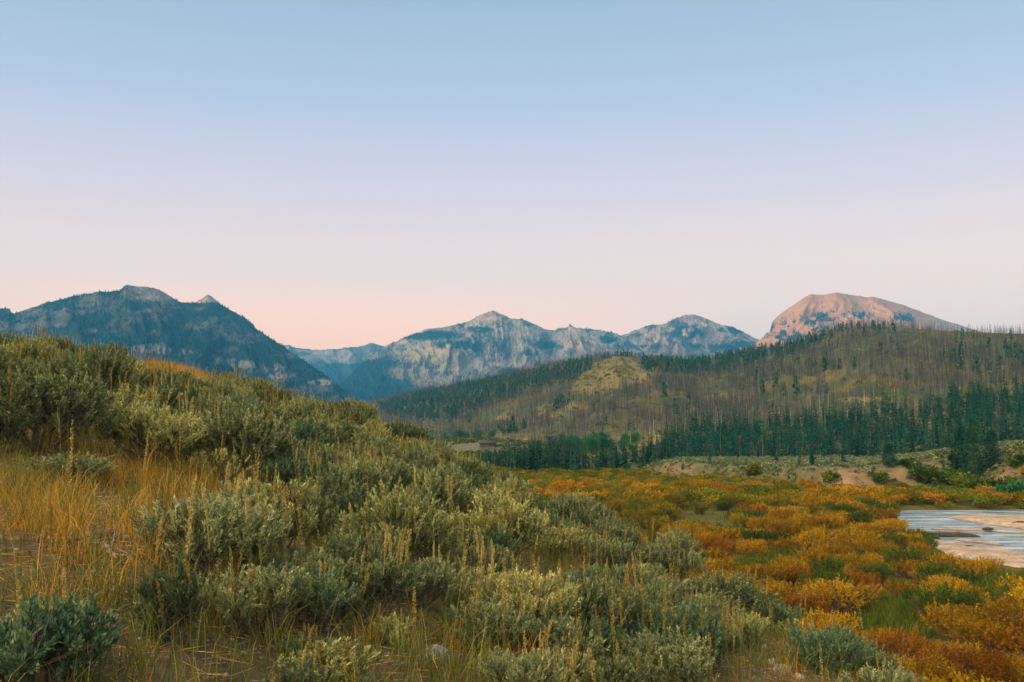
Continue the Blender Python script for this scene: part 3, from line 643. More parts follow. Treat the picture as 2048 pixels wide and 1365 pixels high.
CLUMPS = [(1165, 802, 36, 10), (1130, 806, 12, 8), (1350, 838, 20, 16), (1370, 846, 14, 14), (1265, 862, 22, 12), (1450, 745, 40, 8), (1530, 770, 30, 10), (1690, 745, 18, 10), (1740, 742, 14, 12), (1820, 768, 16, 12), (1870, 795, 30, 12),
          (1660, 792, 22, 10), (1590, 790, 40, 10), (1760, 792, 20, 12), (1540, 750, 36, 12), (1625, 735, 24, 8), (925, 842, 20, 6), (1030, 858, 40, 8), (1240, 800, 10, 8), (1420, 870, 30, 8), (1905, 735, 30, 22)]
P, gi, gj = scatter(HV[:, :160], 150000, rng)
px, py = project(P[:, 0], P[:, 1], P[:, 2])
D_ = P[:, 1]
dens = np.zeros(len(P))
def gate(poly, v): dens[in_poly(px, py, poly)] = np.maximum(dens[in_poly(px, py, poly)], v)
gate(POLY_A, 1.0); gate(POLY_B, 0.36); gate(POLY_C, 0.36); gate(POLY_D, 0.10); gate(POLY_E, 0.055)
for e in CLUMPS: dens = np.maximum(dens, 0.08 * ell(px, py, *e, 0.6))
dens = np.maximum(dens, 0.014 * sstep(0.5, 0.62, fbm(P[:, 0] / 50, P[:, 1] / 80, 3, 340)))
# ragged edges, and openings in the masses
dens = dens * sstep(0.30, 0.50, fbm(px / 22, py / 12, 3, 341) + 0.10)
area_k = 0.055 * (D_ / 450) ** -0.35
keep = (rng.random(len(P)) < dens * np.clip(area_k / 0.055, 0.4, 1.0) * 0.62) & (clear_at(px, py) < 0.3) & (px > 640) & (px < 2300)
CON = P[keep]; CON_H = rng.uniform(5.5, 14.0, len(CON)) * (0.85 + 0.3 * rng.random(len(CON))) * np.interp(CON[:, 1], [380, 500, 900, 1800], [0.90, 0.88, 0.66, 0.66])
# the belt on the terrace edge and the row standing on the flats
ex, eh = [], []
for k in range(640):
    col = rng.uniform(955, 1345); d = rng.uniform(285, 330 + 60 * rng.random()); x = float(ray(col, 860)[0]) * d
    if 1165 < col < 1200 and rng.random() < 0.6: continue
    if rng.random() > (0.95 if col < 1150 else 0.5): continue
    if col > 1210 and (in_poly(np.array([col]), np.array([900.0]), CLEAR[1])[0]) and d > 310: continue
    if k % 3: d = d * 0.985
    ex.append((x, d)); eh.append(rng.uniform(4.5, 10.6) * float(np.interp(col, [955, 1060], [0.62, 1.0])) * (1.0 if col < 1150 else 0.85))
for k in range(420):
    col = rng.uniform(1330, 2300); d0 = float(lut(col, FOOT, 2)); d = d0 * (0.80 + 0.23 * rng.random() ** 0.6)
    if rng.random() > 0.25 + 0.9 * float(vnoise(col / 26.0, 0.5, 77)): continue
    ex.append((float(ray(col, 860)[0]) * d, d)); eh.append(rng.uniform(4.5, 13))
ex = np.array(ex); ez = ground_z(ex[:, 0], ex[:, 1])
CON = np.concatenate([CON, np.stack([ex[:, 0], ex[:, 1], ez], 1)]); CON_H = np.concatenate([CON_H, eh])
def hill_top_row(px): return lut(px, EDGE, 1) - 25
tx, ty = project(CON[:, 0], CON[:, 1], CON[:, 2] + CON_H * 0.7)
vis = (tx > 5) & (tx < 2043) & (ty < hill_top_row(tx) - 8)
order = np.argsort(np.where(vis, CON[:, 1], 1e9))
chosen = order[:292]; rest = np.setdiff1d(np.arange(len(CON)), chosen)
con_protos = [conifer_geo(400 + k, 12.0, (1.5, 1.9, 2.2, 1.7, 2.0)[k], 24, 8, 4) for k in range(5)]
con_me = [geo_mesh('conifer_crown', g, M_NEEDLE) for g in con_protos]
con_tr = [geo_mesh('conifer_trunk', trunk_geo(12.0, 0.19, 410 + k), M_BARK, True) for k in range(5)]
def conifer(loc, h, k, rz, label, group=None, name='conifer_tree'):
    r_ = empty(name, loc, label, 'tree', group); r_.rotation_euler = (0, 0, rz); s = h / 12.0; r_.scale = (s * random.uniform(0.9, 1.1),) * 2 + (s,)
    link('crown', con_me[k], r_); link('trunk', con_tr[k], r_); return r_
random.seed(5)
for i_ in chosen:
    loc = CON[i_]; col = float(project(*loc)[0])
    if col < 1210: lab, grp = 'dark green conifer in the dense row behind the orange willow flat', 'conifers in the row behind the willows'
    elif col < 1345: lab, grp = 'dark green conifer in the thin stand below the grassy yellow slope', 'conifers below the yellow slope'
    else: lab, grp = 'dark green conifer at the front of the forest belt above the sage terrace', 'conifers at the front of the forest belt'
    conifer(tuple(loc), float(CON_H[i_]), random.randrange(5), random.uniform(0, 6.28), lab, grp)
lod_c = [conifer_geo(430 + k, 1.0, 0.155 + 0.02 * (k % 3), 13, 5, 1).arrays() for k in range(6)]
near = CON[rest][:, 1] < 560
lod_n = [(lambda a: (a[0] / 12.0, a[1], a[2], a[3]))(conifer_geo(440 + k, 12.0, 1.6 + 0.2 * k, 19, 7, 2).arrays()) for k in range(4)]
Pn = CON[rest]; Hn = CON_H[rest]
def mass(protos, P, Hh, mat, name, label, cat, seed):
    r_ = np.random.default_rng(seed); m = len(P)
    V, T, Q, A = merge(protos, P, r_.uniform(0, 6.28, m), np.asarray(Hh), r_.integers(0, len(protos), m), tshift=r_.uniform(0.0, 0.5, m))
    return link(name, mesh_from(name, V, T, Q, mat, attr=A), kind='stuff', label=label, category=cat)
mass(lod_n, Pn[near], Hn[near], M_NEEDLE, 'conifer_forest', 'dense dark green conifer forest along the foot of the burned hill', 'forest', 51)
mass(lod_c, Pn[~near], Hn[~near], M_NEEDLE, 'hillside_conifers', 'dark conifer stands along the crest and upper slopes of the burned hill', 'forest', 52)

# burned standing snags
P, gi, gj = scatter(HV[:, :158], 95000, rng)
px, py = project(P[:, 0], P[:, 1], P[:, 2])
dn = 0.12 + 0.88 * sstep(0.34, 0.62, fbm(P[:, 0] / 45, P[:, 1] / 70, 4, 350) + 0.04)
dn = dn * (1 - 0.93 * clear_at(px, py)) * (1 - 0.75 * in_poly(px, py, POLY_A)) * (1 - 0.45 * in_poly(px, py, POLY_B)) * (1 - 0.6 * in_poly(px, py, POLY_C))
keep = (rng.random(len(P)) < dn) & (px > 650) & (px < 2300)
SN = P[keep]; SN_H = rng.uniform(6, 13.5, len(SN)) * (0.7 + 0.3 * rng.random(len(SN)))
tx, ty = project(SN[:, 0], SN[:, 1], SN[:, 2] + SN_H * 0.6)
vis = (tx > 5) & (tx < 2043) & (ty < hill_top_row(tx) - 8) & ~in_poly(tx, ty, POLY_A)
order = np.argsort(np.where(vis, SN[:, 1], 1e9)); chosen = order[:270]; rest = np.setdiff1d(np.arange(len(SN)), chosen)
sn_me = [geo_mesh('burned_snag', snag_geo(460 + k), M_SNAG) for k in range(8)]
for q, i_ in enumerate(chosen):
    o = link('burned_snag', sn_me[q % 8]); o.location = SN[i_]; s = SN_H[i_] / 12; o.scale = (s, s, s); o.rotation_euler = (0, 0, random.uniform(0, 6.28))
    o['label'] = 'bare standing dead trunk on the burned slope above the green forest belt'; o['category'] = 'dead tree'; o['group'] = 'dead trunks low on the burned slope'
lod_s = [(lambda a: (a[0] / 12.0, a[1], a[2], a[3]))(snag_geo(480 + k, 12, (0.13, 0.16, 0.21, 0.14, 0.18, 0.15)[k], 22, 3).arrays()) for k in range(6)]
mass(lod_s, SN[rest], SN_H[rest], M_SNAG, 'burned_forest', 'thousands of grey dead trunks covering the burned hill', 'forest', 53)

# bright broadleaf clumps among the conifers
asp_me = [geo_mesh('broadleaf_crown', bushy_tree_geo(500 + k), M_ASPEN) for k in range(4)]
for col, row_d, n_ in ((1215, 470, 9), (1170, 430, 8), (1130, 480, 6), (1010, 720, 9), (940, 760, 8), (900, 800, 6), (1245, 455, 6)):
    for k in range(n_):
        d = row_d * rng.uniform(0.95, 1.06); x = float(ray(col + rng.normal(0, 26), 860)[0]) * d
        Cc = HV.reshape(-1, 3); q = np.argmin((Cc[:, 0] - x) ** 2 + (Cc[:, 1] - d) ** 2); zz = max(float(ground_z(x, d)), Cc[q, 2] if abs(Cc[q, 1] - d) < 12 else -99)
        lab, grp = (('bright green leafy tree in the pale meadow beyond the conifer row', 'leafy trees by the pale meadow') if row_d > 600 else ('bright green leafy tree in the gap below the grassy yellow slope', 'leafy trees below the yellow slope'))
        r_ = empty('broadleaf_tree', (x, d, zz - 0.2), lab, 'tree', grp); s = rng.uniform(0.7, 1.25); r_.scale = (s, s, s); r_.rotation_euler = (0, 0, rng.uniform(0, 6.28))
        link('crown', asp_me[int(rng.integers(0, 4))], r_)

# single trees that stand out
def ground_hit(px, py, r0=2.0, r1=420.0):
    dx, dz = ray(px, py); d = np.geomspace(r0, r1, 1600); zz = ground_z(dx * d, d); hit = np.nonzero(zz >= EYE + dz * d)[0]
    k = hit[0] if len(hit) else len(d) - 1
    return float(dx * d[k]), float(d[k]), float(zz[k])
pg, pw = pine_geo(520)
pm, pwm = geo_mesh('pine_crown', pg, M_NEEDLE), geo_mesh('pine_trunk', pw, M_BARK)
def pine(px, py, h, label, wide=1.0, rz=0.0):
    x, y, z = ground_hit(px, py); r_ = empty('pine_tree', (x, y, z), label, 'tree'); s = h / 9.0; r_.scale = (s * wide, s * wide, s); r_.rotation_euler = (0, 0, rz)
    link('crown', pm, r_); link('trunk', pwm, r_)
pine(1779, 938, 4.6, 'round bushy pine standing alone on the lip of the sage terrace', 0.85)
pine(1950, 962, 11.5, 'tallest broad dark pine in the clump beside the eroded bluff', 0.62, 2.0)
pine(1925, 952, 9.0, 'broad pine left of the tallest one in the clump beside the bluff', 0.6, 4.0)
pine(1985, 940, 7.0, 'pine highest on the bluff slope, right of the clump', 0.6, 1.0)
for px_, py_, h_, lab in ((1910, 955, 9.5, 'slim pointed spruce at the left of the pine clump beside the bluff'), (1888, 960, 5.5, 'small spruce leaning at the left foot of the pine clump by the bluff'),
                          (1873, 966, 3.2, 'lowest little spruce in front of the pine clump by the bluff'), (1287, 957, 2.6, 'small dark conifer alone among the willows before the terrace'),
                          (1255, 957, 1.4, 'tiny conifer beside the small lone one among the willows'), (1577, 962, 3.2, 'small pointed conifer at the foot of the cut bank'),
                          (1592, 962, 2.0, 'tiny conifer right beside the pointed one at the foot of the cut bank'), (1366, 944, 2.4, 'little conifer on the left end of the cut bank'),
                          (1487, 955, 1.4, 'tiny dark conifer at the bank foot left of the pointed one'), (1627, 932, 6.0, 'short wide conifer on the open terrace in front of the forest'),
                          (1600, 933, 3.6, 'short slim conifer on the terrace left of the wide one'), (1662, 930, 3.4, 'slim small conifer on the terrace just right of the wide one'),
                          (1687, 930, 4.6, 'narrow conifer standing third to the right of the wide one on the terrace'), (1553, 927, 6.5, 'conifer standing alone at the back of the terrace on the little rise'),
                          (1420, 930, 4.0, 'conifer in front of the forest at the left end of the terrace')):
    x, y, z = ground_hit(px_, py_); conifer((x, y, z), h_, random.randrange(5), random.uniform(0, 6), lab)

def willow_lod(seed, n, lf, wf, R_=2.2, H=2.1):
    r_ = np.random.default_rng(seed); g = Geo()
    lob = [(r_.uniform(0, 6.28), r_.uniform(0.2, 0.75) * R_, r_.uniform(0.55, 1.0) * H) for _ in range(8)]
    la = np.array(lob)[r_.integers(0, 8, n)]; d = unit(r_.normal(size=(n, 3)) + np.array([0, 0, 0.5])); d[:, 2] = np.abs(d[:, 2])
    P = np.stack([np.cos(la[:, 0]) * la[:, 1], np.sin(la[:, 0]) * la[:, 1], la[:, 2] * 0.6], 1) + d * np.array([0.42 * R_, 0.42 * R_, 0.36 * H]) * r_.uniform(0.6, 1.05, (n, 1))
    P[:, 2] = np.maximum(P[:, 2], 0.1)
    g.leaves(P, d * 0.5 + r_.normal(size=(n, 3)) * 0.5 + np.array([0, 0, 0.4]), lf * r_.uniform(0.6, 1.2, n), wf, r_, r_.random(n)); return g.arrays()
# low sage on the terrace and the bluff: a textured mass
def tiny_sage(seed, n=26):
    r_ = np.random.default_rng(seed); g = Geo(); d = unit(r_.normal(size=(n, 3)) + np.array([0, 0, 0.8])); d[:, 2] = np.abs(d[:, 2])
    g.leaves(d * 0.25, d + r_.normal(size=(n, 3)) * 0.3, 0.36, 0.22, r_, r_.random(n)); return g.arrays()
P2 = []
for k in range(26000):
    pass
col = rng.uniform(900, 2300, 30000); Dbk = dist_flat(lut(col, BANK, 1)); d = Dbk + rng.uniform(-4, 130, 30000) ; x = ray(col, 860)[0] * d
zz, hill_, low_, bk, rm, r_g, cc_, db_, df_ = ground_parts(x, d)
ok = (rng.random(30000) < (0.25 + 0.75 * sstep(0.42, 0.6, fbm(x * 0.09, d * 0.05, 3, 360))) * (1 - 0.25 * np.clip(bk * (1 - bk) * 5, 0, 1))) & (rm < 0.1) & (bk > 0.02) & (d < lut(col, FOOT, 2))
P2 = np.stack([x, d, zz], 1)[ok]
mass([tiny_sage(540 + k) for k in range(5)], P2, rng.uniform(0.6, 1.5, len(P2)), M_SAGE, 'sagebrush_cover', 'grey-green low brush covering the terrace and the cut bank', 'brush', 54)
Pb, gi, gj = scatter(HV[:, :158], 60000, rng)
bx, by_ = project(Pb[:, 0], Pb[:, 1], Pb[:, 2]); okb = (rng.random(len(Pb)) < np.where(clear_at(bx, by_) > 0.5, 0.30, 0.14) * sstep(0.40, 0.62, fbm(Pb[:, 0] / 12, Pb[:, 1] / 16, 3, 376))) & (bx > 640) & (bx < 2200)
mass([tiny_sage(560 + k) for k in range(4)], Pb[okb], rng.uniform(1.5, 5.0, okb.sum()), M_OLIVEGRASS, 'hillside_brush', 'low olive brush dotting the clearings and floor of the burned hill', 'brush', 57)
mc, mdp = rng.uniform(820, 1260, 9000), rng.uniform(330, 1150, 9000); mx_ = ray(mc, 860)[0] * mdp
okm = (mdp < lut(mc, FOOT, 2)) & (rng.random(9000) < sstep(0.38, 0.58, fbm(mx_ / 22, mdp / 40, 3, 377)))
mass([tiny_sage(570 + k) for k in range(4)], np.stack([mx_, mdp, ground_z(mx_, mdp)], 1)[okm], rng.uniform(1.0, 3.2, okm.sum()), M_MEADOW, 'pale_meadow_brush', 'tufts of low green brush on the pale meadow beyond the conifer row', 'brush', 58)
la, lr_ = rng.uniform(-1.9, -0.66, 5000), 7 + 40 * rng.random(5000) ** 0.7; lx, ly = lr_ * np.sin(la), lr_ * np.cos(la)
lz, lh, ll, *_ = ground_parts(lx, ly); okl = (lh - ll > 0.3) & (rng.random(5000) < sstep(0.36, 0.56, fbm(lx * 0.25, ly * 0.25, 3, 378)))
mass([(lambda a: (a[0] * np.array([1, 1, 1.1]), a[1], a[2], a[3]))(willow_lod(580 + k, 420, 0.075, 0.022, 0.55, 0.6)) for k in range(3)], np.stack([lx, ly, lz - 0.03], 1)[okl], rng.uniform(0.5, 1.15, okl.sum()), M_SAGE, 'hillside_sage_cover', 'sagebrush covering the hillside beyond the left picture edge', 'brush', 59)
# brush along the foot of bank and bluff
bk_me = [geo_mesh('bank_bush', bushy_tree_geo(550 + k, 2.2, 1.8, 700), m_) for k, m_ in enumerate((W_GREEN, W_OLIVE, M_ASPEN))]
for px_, py_, s, k, lab in ((1860, 968, 1.5, 0, 'dark green bush at the foot of the pine clump by the bluff'), (1930, 985, 1.6, 0, 'rounded green bush below the tan bluff face'), (1990, 990, 1.3, 0, 'green bush low on the tan bluff face'),
                            (2030, 1003, 1.6, 2, 'bright green bush at the right foot of the bluff'), (1960, 985, 1.2, 0, 'low green bush between two others under the bluff'), (2036, 935, 1.1, 0, 'dark bush clinging high on the bluff'),
                            (1760, 968, 1.0, 0, 'small green bush at the bank foot under the round pine'), (1660, 965, 1.0, 0, 'small green bush under the pale scar in the cut bank'), (1505, 953, 1.1, 1, 'reddish olive bush at the left end of the bank'),
                            (1900, 972, 1.3, 0, 'green bush right of the dark one under the pine clump'), (1810, 934, 0.7, 0, 'little dark bush on the terrace right of the round pine')):
    x, y, z = ground_hit(px_, py_); o = link('bank_bush', bk_me[k]); o.location = (x, y, z - 0.2); o.scale = (s, s, s); o.rotation_euler = (0, 0, px_ * 0.7); o['label'] = lab; o['category'] = 'bush'

# ------------------------------------------------------------------ the log cabin half hidden behind the conifer row
def box(g, x0, x1, y0, y1, z0, z1):
    v = [(x, y, z) for z in (z0, z1) for x, y in ((x0, y0), (x1, y0), (x1, y1), (x0, y1))]
    g.add(v, Q=[(0, 1, 2, 3), (4, 5, 6, 7), (0, 1, 5, 4), (1, 2, 6, 5), (2, 3, 7, 6), (3, 0, 4, 7)])
cx_, cd_ = float(ray(975, 860)[0]) * 520, 520.0
cab = empty('log_cabin', (cx_, cd_, float(ground_z(cx_, cd_))), 'dark log cabin with a low gabled roof half hidden left of the conifer row', 'cabin')
cab.scale = (0.75, 0.75, 0.72)
M_LOG = bark_mat('cabin_logs', (0.06, 0.04, 0.03), (0.13, 0.085, 0.06), 3); M_ROOF = bark_mat('cabin_roof', (0.03, 0.028, 0.03), (0.06, 0.055, 0.055), 2)
g = Geo()
for k in range(8):
    box(g, -5.5, 5.5, -3.5 - 0.02 * (k % 2), 3.5, 0.36 * k, 0.36 * k + 0.33)
link('wall', geo_mesh('cabin_wall', g, M_LOG), cab)
g = Geo()
for s in (-1, 1):
    g.add([(-6.3, s * 4.4, 2.5), (6.3, s * 4.4, 2.5), (6.3, 0, 4.6), (-6.3, 0, 4.6), (-6.3, s * 4.4, 2.7), (6.3, s * 4.4, 2.7), (6.3, 0, 4.82), (-6.3, 0, 4.82)], Q=[(0, 1, 2, 3), (4, 5, 6, 7), (0, 1, 5, 4), (1, 2, 6, 5), (3, 0, 4, 7)])
g.add([(-5.5, -3.5, 2.85), (-5.5, 3.5, 2.85), (-5.5, 0, 4.55), (5.5, -3.5, 2.85), (5.5, 3.5, 2.85), (5.5, 0, 4.55)], T=[(0, 1, 2), (3, 4, 5)])
rf = link('roof', geo_mesh('cabin_roof', g, M_ROOF), cab)
g = Geo(); box(g, 2.0, 2.7, 0.6, 1.3, 3.6, 5.6); link('chimney', geo_mesh('cabin_chimney', g, M_STONE), rf)
m_, t_ = new_mat('window_glass'); o_ = N(t_, 'ShaderNodeOutputMaterial'); p_ = N(t_, 'ShaderNodeBsdfPrincipled'); p_.inputs['Base Color'].default_value = (0.12, 0.13, 0.14, 1); p_.inputs['Roughness'].default_value = 0.1; t_.links.new(p_.outputs[0], o_.inputs[0])
for xw in (-3.2, 0.4, 3.4):
    g = Geo(); box(g, xw - 0.55, xw + 0.55, -3.56, -3.53, 1.0, 2.1); link('window', geo_mesh('cabin_window', g, m_), cab)

# ------------------------------------------------------------------ willows on the flats
def willow_geo(seed, R_=2.2, H=2.1, shoots=330, per=15, lf=0.135, wf=0.052):
    r_ = np.random.default_rng(seed); g, w = Geo(), Geo(); n = shoots
    lob = [(r_.uniform(0, 6.28), r_.uniform(0.2, 0.75) * R_, r_.uniform(0.55, 1.0) * H) for _ in range(9)]
    k = r_.integers(0, 9, n); la = np.array(lob)[k]
    base = np.stack([np.cos(la[:, 0]) * la[:, 1] * 0.35, np.sin(la[:, 0]) * la[:, 1] * 0.35, np.zeros(n)], 1)
    tip = np.stack([np.cos(la[:, 0]) * la[:, 1], np.sin(la[:, 0]) * la[:, 1], la[:, 2] * 0.72], 1)
    d = unit(r_.normal(size=(n, 3)) * np.array([1, 1, 0.75]) + np.array([0, 0, 0.45])); d[:, 2] = np.maximum(d[:, 2], -0.35)
    tip = tip + d * np.array([0.36 * R_, 0.36 * R_, 0.34 * H]) * r_.uniform(0.75, 1.12, (n, 1)); tip[:, 2] = np.maximum(tip[:, 2], 0.18)
    ax = unit(tip - base) * 0.6 + d * 0.5 + r_.normal(size=(n, 3)) * 0.15 + np.array([0, 0, 0.35]); ax = unit(ax)
    st = np.repeat(np.arange(n), per); s = np.tile(np.linspace(0, 1, per), n)
    Lsh = r_.uniform(0.28, 0.55, n)
    P = tip[st] - ax[st] * (Lsh[st] * (1 - s))[:, None]
    dd = ax[st] * 0.75 + unit(r_.normal(size=(n * per, 3))) * 0.8
    g.leaves(P, dd, lf * r_.uniform(0.7, 1.25, n * per), wf, r_, np.clip(r_.random(n)[st] * 0.55 + r_.random(n * per) * 0.45, 0, 1))
    pick = r_.choice(n, 210, replace=False); w.twigs(base[pick], tip[pick] + ax[pick] * r_.uniform(-0.25, 0.22, (210, 1)), 0.020, 0.007, 3)
    return g, w
WMATS = [W_ORANGE, W_RUST, W_OLIVE, W_GREEN]; WNAME = ['orange', 'rust-red', 'yellow-olive', 'green']
wil = []
M_WSTEM = bark_mat('willow_stems', (0.10, 0.06, 0.03), (0.20, 0.12, 0.06), 12)
for k in range(4):
    g, w = willow_geo(600 + k); wil.append(([mesh_from('willow_foliage', *g.arrays()[:3], m_, attr=g.arrays()[3]) for m_ in WMATS], geo_mesh('willow_stems', w, M_WSTEM)))
rng = np.random.default_rng(77)
pts, ring = [], 40.0
while ring < 300:
    sp_ = 2.8 + 0.004 * ring
    for x_a in np.arange(-0.06 * ring if ring > 90 else 0.08 * ring, 0.66 * ring, sp_):
        pts.append((x_a + rng.normal(0, sp_ * 0.28), math.sqrt(max(ring * ring - x_a * x_a, 1)) + rng.normal(0, sp_ * 0.28)))
    ring += sp_ * 0.85
for k in range(150):
    cc_ = rng.uniform(1640, 2250); dd_ = rng.uniform(160.5, 182); pts.append((float(ray(cc_, 860)[0]) * dd_, dd_))
n_far = 150
pts = np.array(pts); zz, hill_, low_, bk, rm, r_g, cc_, db_, df_ = ground_parts(pts[:, 0], pts[:, 1])
grassy = fbm(pts[:, 0] * 0.055, pts[:, 1] * 0.04, 3, 371)
px, py = project(pts[:, 0], pts[:, 1], zz)
MEADOW = [(1690, 1260), (1760, 1195), (1850, 1215), (1870, 1270), (1800, 1300)], [(1890, 1165), (2048, 1155), (2300, 1170), (2300, 1230), (1960, 1200)], [(1470, 1130), (1600, 1108), (1640, 1150), (1520, 1165)], [(1245, 1060), (1330, 1090), (1390, 1130), (1330, 1150), (1250, 1090)], [(1690, 1120), (1730, 1112), (1750, 1140), (1700, 1150)]
meadow = np.zeros(len(pts), bool)
for p in MEADOW: meadow |= in_poly(px, py, p)
rmw = river_mask(pts[:, 0], pts[:, 1], 6)
keep = (hill_ - low_ < 0.5) & (bk < 0.12) & (rmw < 0.10) & (~meadow | (rng.random(len(pts)) < 0.55)) & ((grassy < 0.71) | (pts[:, 1] > 150)) & (rng.random(len(pts)) < 0.95)
keep[-n_far:] = (bk < 0.5)[-n_far:] & (hill_ - low_ < 0.5)[-n_far:]
keep &= ~in_poly(px, py, [(1840, 1085), (2300, 1110), (2300, 1170), (2048, 1160), (1900, 1145)])
WP = np.stack([pts[:, 0], pts[:, 1], zz - 0.1], 1)[keep]; wpx, wpy = px[keep], py[keep]; wmead = meadow[keep]
tone = fbm(WP[:, 0] * 0.05, WP[:, 1] * 0.022, 3, 380) + rng.normal(0, 0.10, len(WP))
wr = np.hypot(WP[:, 0], WP[:, 1])
kind = np.where(tone < 0.47, 2, np.where(tone < 0.57, 0, np.where(tone < 0.60, 1, 0)))
kind = np.where(rng.random(len(WP)) < np.where(wr < 110, 0.22, 0.15), 3, kind)
kind = np.where((wr > 225), np.where(rng.random(len(WP)) < 0.75, 2, 3), kind); kind = np.where((wr > 190) & (wr <= 225) & (kind == 2) , np.where(rng.random(len(WP)) < 0.5, 1, kind), kind)
kind = np.where((wpy < 1040) & (wpx > 1840), np.where(rng.random(len(WP)) < 0.30, 1, np.where(rng.random(len(WP)) < 0.5, 2, 3)), kind)
kind = np.where((wpx > 1640) & (wpy > 1255), np.where(rng.random(len(WP)) < 0.65, 0, 1), kind)
size = rng.uniform(0.62, 1.12, len(WP)); kind = np.where(wmead, 3, kind); size = np.where(wmead, size * 0.55, size); size = np.where(wr > 200, size * 0.72, size); size = np.where(rng.random(len(WP)) < 0.12, size * 1.25, size)
tx, ty = project(WP[:, 0], WP[:, 1], WP[:, 2] + 1.6 * size)
vis = (tx > -20) & (tx < 2068) & (ty < 1380) & (ty < lut(tx, EDGE, 1) - 15)
order = np.argsort(np.where(vis, wr, 1e9)); chosen = order[:296]; rest = np.setdiff1d(np.arange(len(WP)), chosen)
for i_ in chosen:
    k = int(kind[i_]); f = wil[int(rng.integers(0, 4))]; near_ = wr[i_] < 70
    by = 'beside the river' if rmw[keep][i_] > 0 or (wpx[i_] > 1750 and wpy[i_] < 1150) else ('at the near edge of the flat below the sage hillside' if near_ else 'in the middle of the flat')
    r_ = empty('willow_bush', tuple(WP[i_]), '%s willow bush %s' % (WNAME[k], by), 'bush', '%s willows %s' % (WNAME[k], by))
    s = float(size[i_]); r_.scale = (s, s, s * rng.uniform(0.85, 1.2)); r_.rotation_euler = (0, 0, rng.uniform(0, 6.28))
    link('foliage', f[0][k], r_); link('stems', f[1], r_)
for k in range(4):
    for nm, sel, n_, lf, wf in (('willow_thicket', wr[rest] < 150, 620, 0.26, 0.12), ('distant_willow_thicket', wr[rest] >= 150, 240, 0.42, 0.22)):
        idx = rest[sel & (kind[rest] == k)]
        if len(idx): mass([willow_lod(640 + 9 * k + q, n_, lf, wf) for q in range(4)], WP[idx], size[idx], WMATS[k], WNAME[k].replace('-', '_') + '_' + nm, '%s willows massed %s' % (WNAME[k], 'across the middle of the flat' if 'dist' not in nm else 'on the far part of the flat'), 'willow thicket', 90 + k)

# grass between the willows
def blades(P, n_per, hh, wd, rng, spread=0.12, lean=0.35, seg=2):
    m = len(P); idx = np.repeat(np.arange(m), n_per); n = len(idx)
    B = P[idx] + np.concatenate([rng.normal(0, spread, (n, 2)), np.zeros((n, 1))], 1)
    h = np.asarray(hh)[idx] * rng.uniform(0.5, 1.15, n); ld = rng.normal(0, 1, (n, 2)) * lean
    S = rng.normal(size=(n, 2)); S = S / np.linalg.norm(S, axis=1, keepdims=True); S3 = np.concatenate([S, np.zeros((n, 1))], 1) * (np.asarray(wd) * 0.5)
    M_ = B + np.concatenate([ld * 0.35, np.full((n, 1), 0.58)], 1) * h[:, None]; T_ = B + np.concatenate([ld, np.full((n, 1), 0.93)], 1) * h[:, None]
    V = np.stack([B - S3, B + S3, M_ + S3 * 0.8, M_ - S3 * 0.8, T_], 1).reshape(-1, 3); o = (np.arange(n) * 5)[:, None]
    Q = o + np.array([[0, 1, 2, 3]]); T = o + np.array([[3, 2, 4]])
    return V, T, Q, np.repeat(np.clip(rng.random(m)[idx] * 0.5 + rng.random(n) * 0.5, 0, 1), 5)
cand = np.stack([rng.uniform(8, 130, 15000), rng.uniform(38, 220, 15000)], 1)
zz, hill_, low_, bk, rm, r_g, cc_, db_, df_ = ground_parts(cand[:, 0], cand[:, 1])
px, py = project(cand[:, 0], cand[:, 1], zz)
md = np.zeros(len(cand), bool)
for p in MEADOW: md |= in_poly(px, py, p)
ok = (px < 2120) & (hill_ - low_ < 2.0) & (rm < 0.05) & (bk < 0.1) & (md | (rng.random(len(cand)) < 0.35)) & ~in_poly(px, py, [(1840, 1085), (2300, 1110), (2300, 1165), (2048, 1150), (1900, 1135)])
ex2 = np.stack([rng.uniform(6, 60, 26000), rng.uniform(38, 110, 26000)], 1); z2, h2, l2, b2, r2, *_ = ground_parts(ex2[:, 0], ex2[:, 1]); p2x, p2y = project(ex2[:, 0], ex2[:, 1], z2)
md2 = np.zeros(len(ex2), bool)
for p in MEADOW: md2 |= in_poly(p2x, p2y, p)
ok2 = md2 & (r2 < 0.05)
P = np.concatenate([np.stack([cand[:, 0], cand[:, 1], zz], 1)[ok], np.stack([ex2[:, 0], ex2[:, 1], z2], 1)[ok2]])
V, T, Q, A = blades(P, 14, rng.uniform(0.5, 1.15, len(P)), 0.035, rng, 0.28, 0.3)
link('meadow_grass', mesh_from('meadow_grass', V, T, Q, M_MEADOW, attr=A), kind='stuff', label='bright green grass between the willow bushes', category='grass')

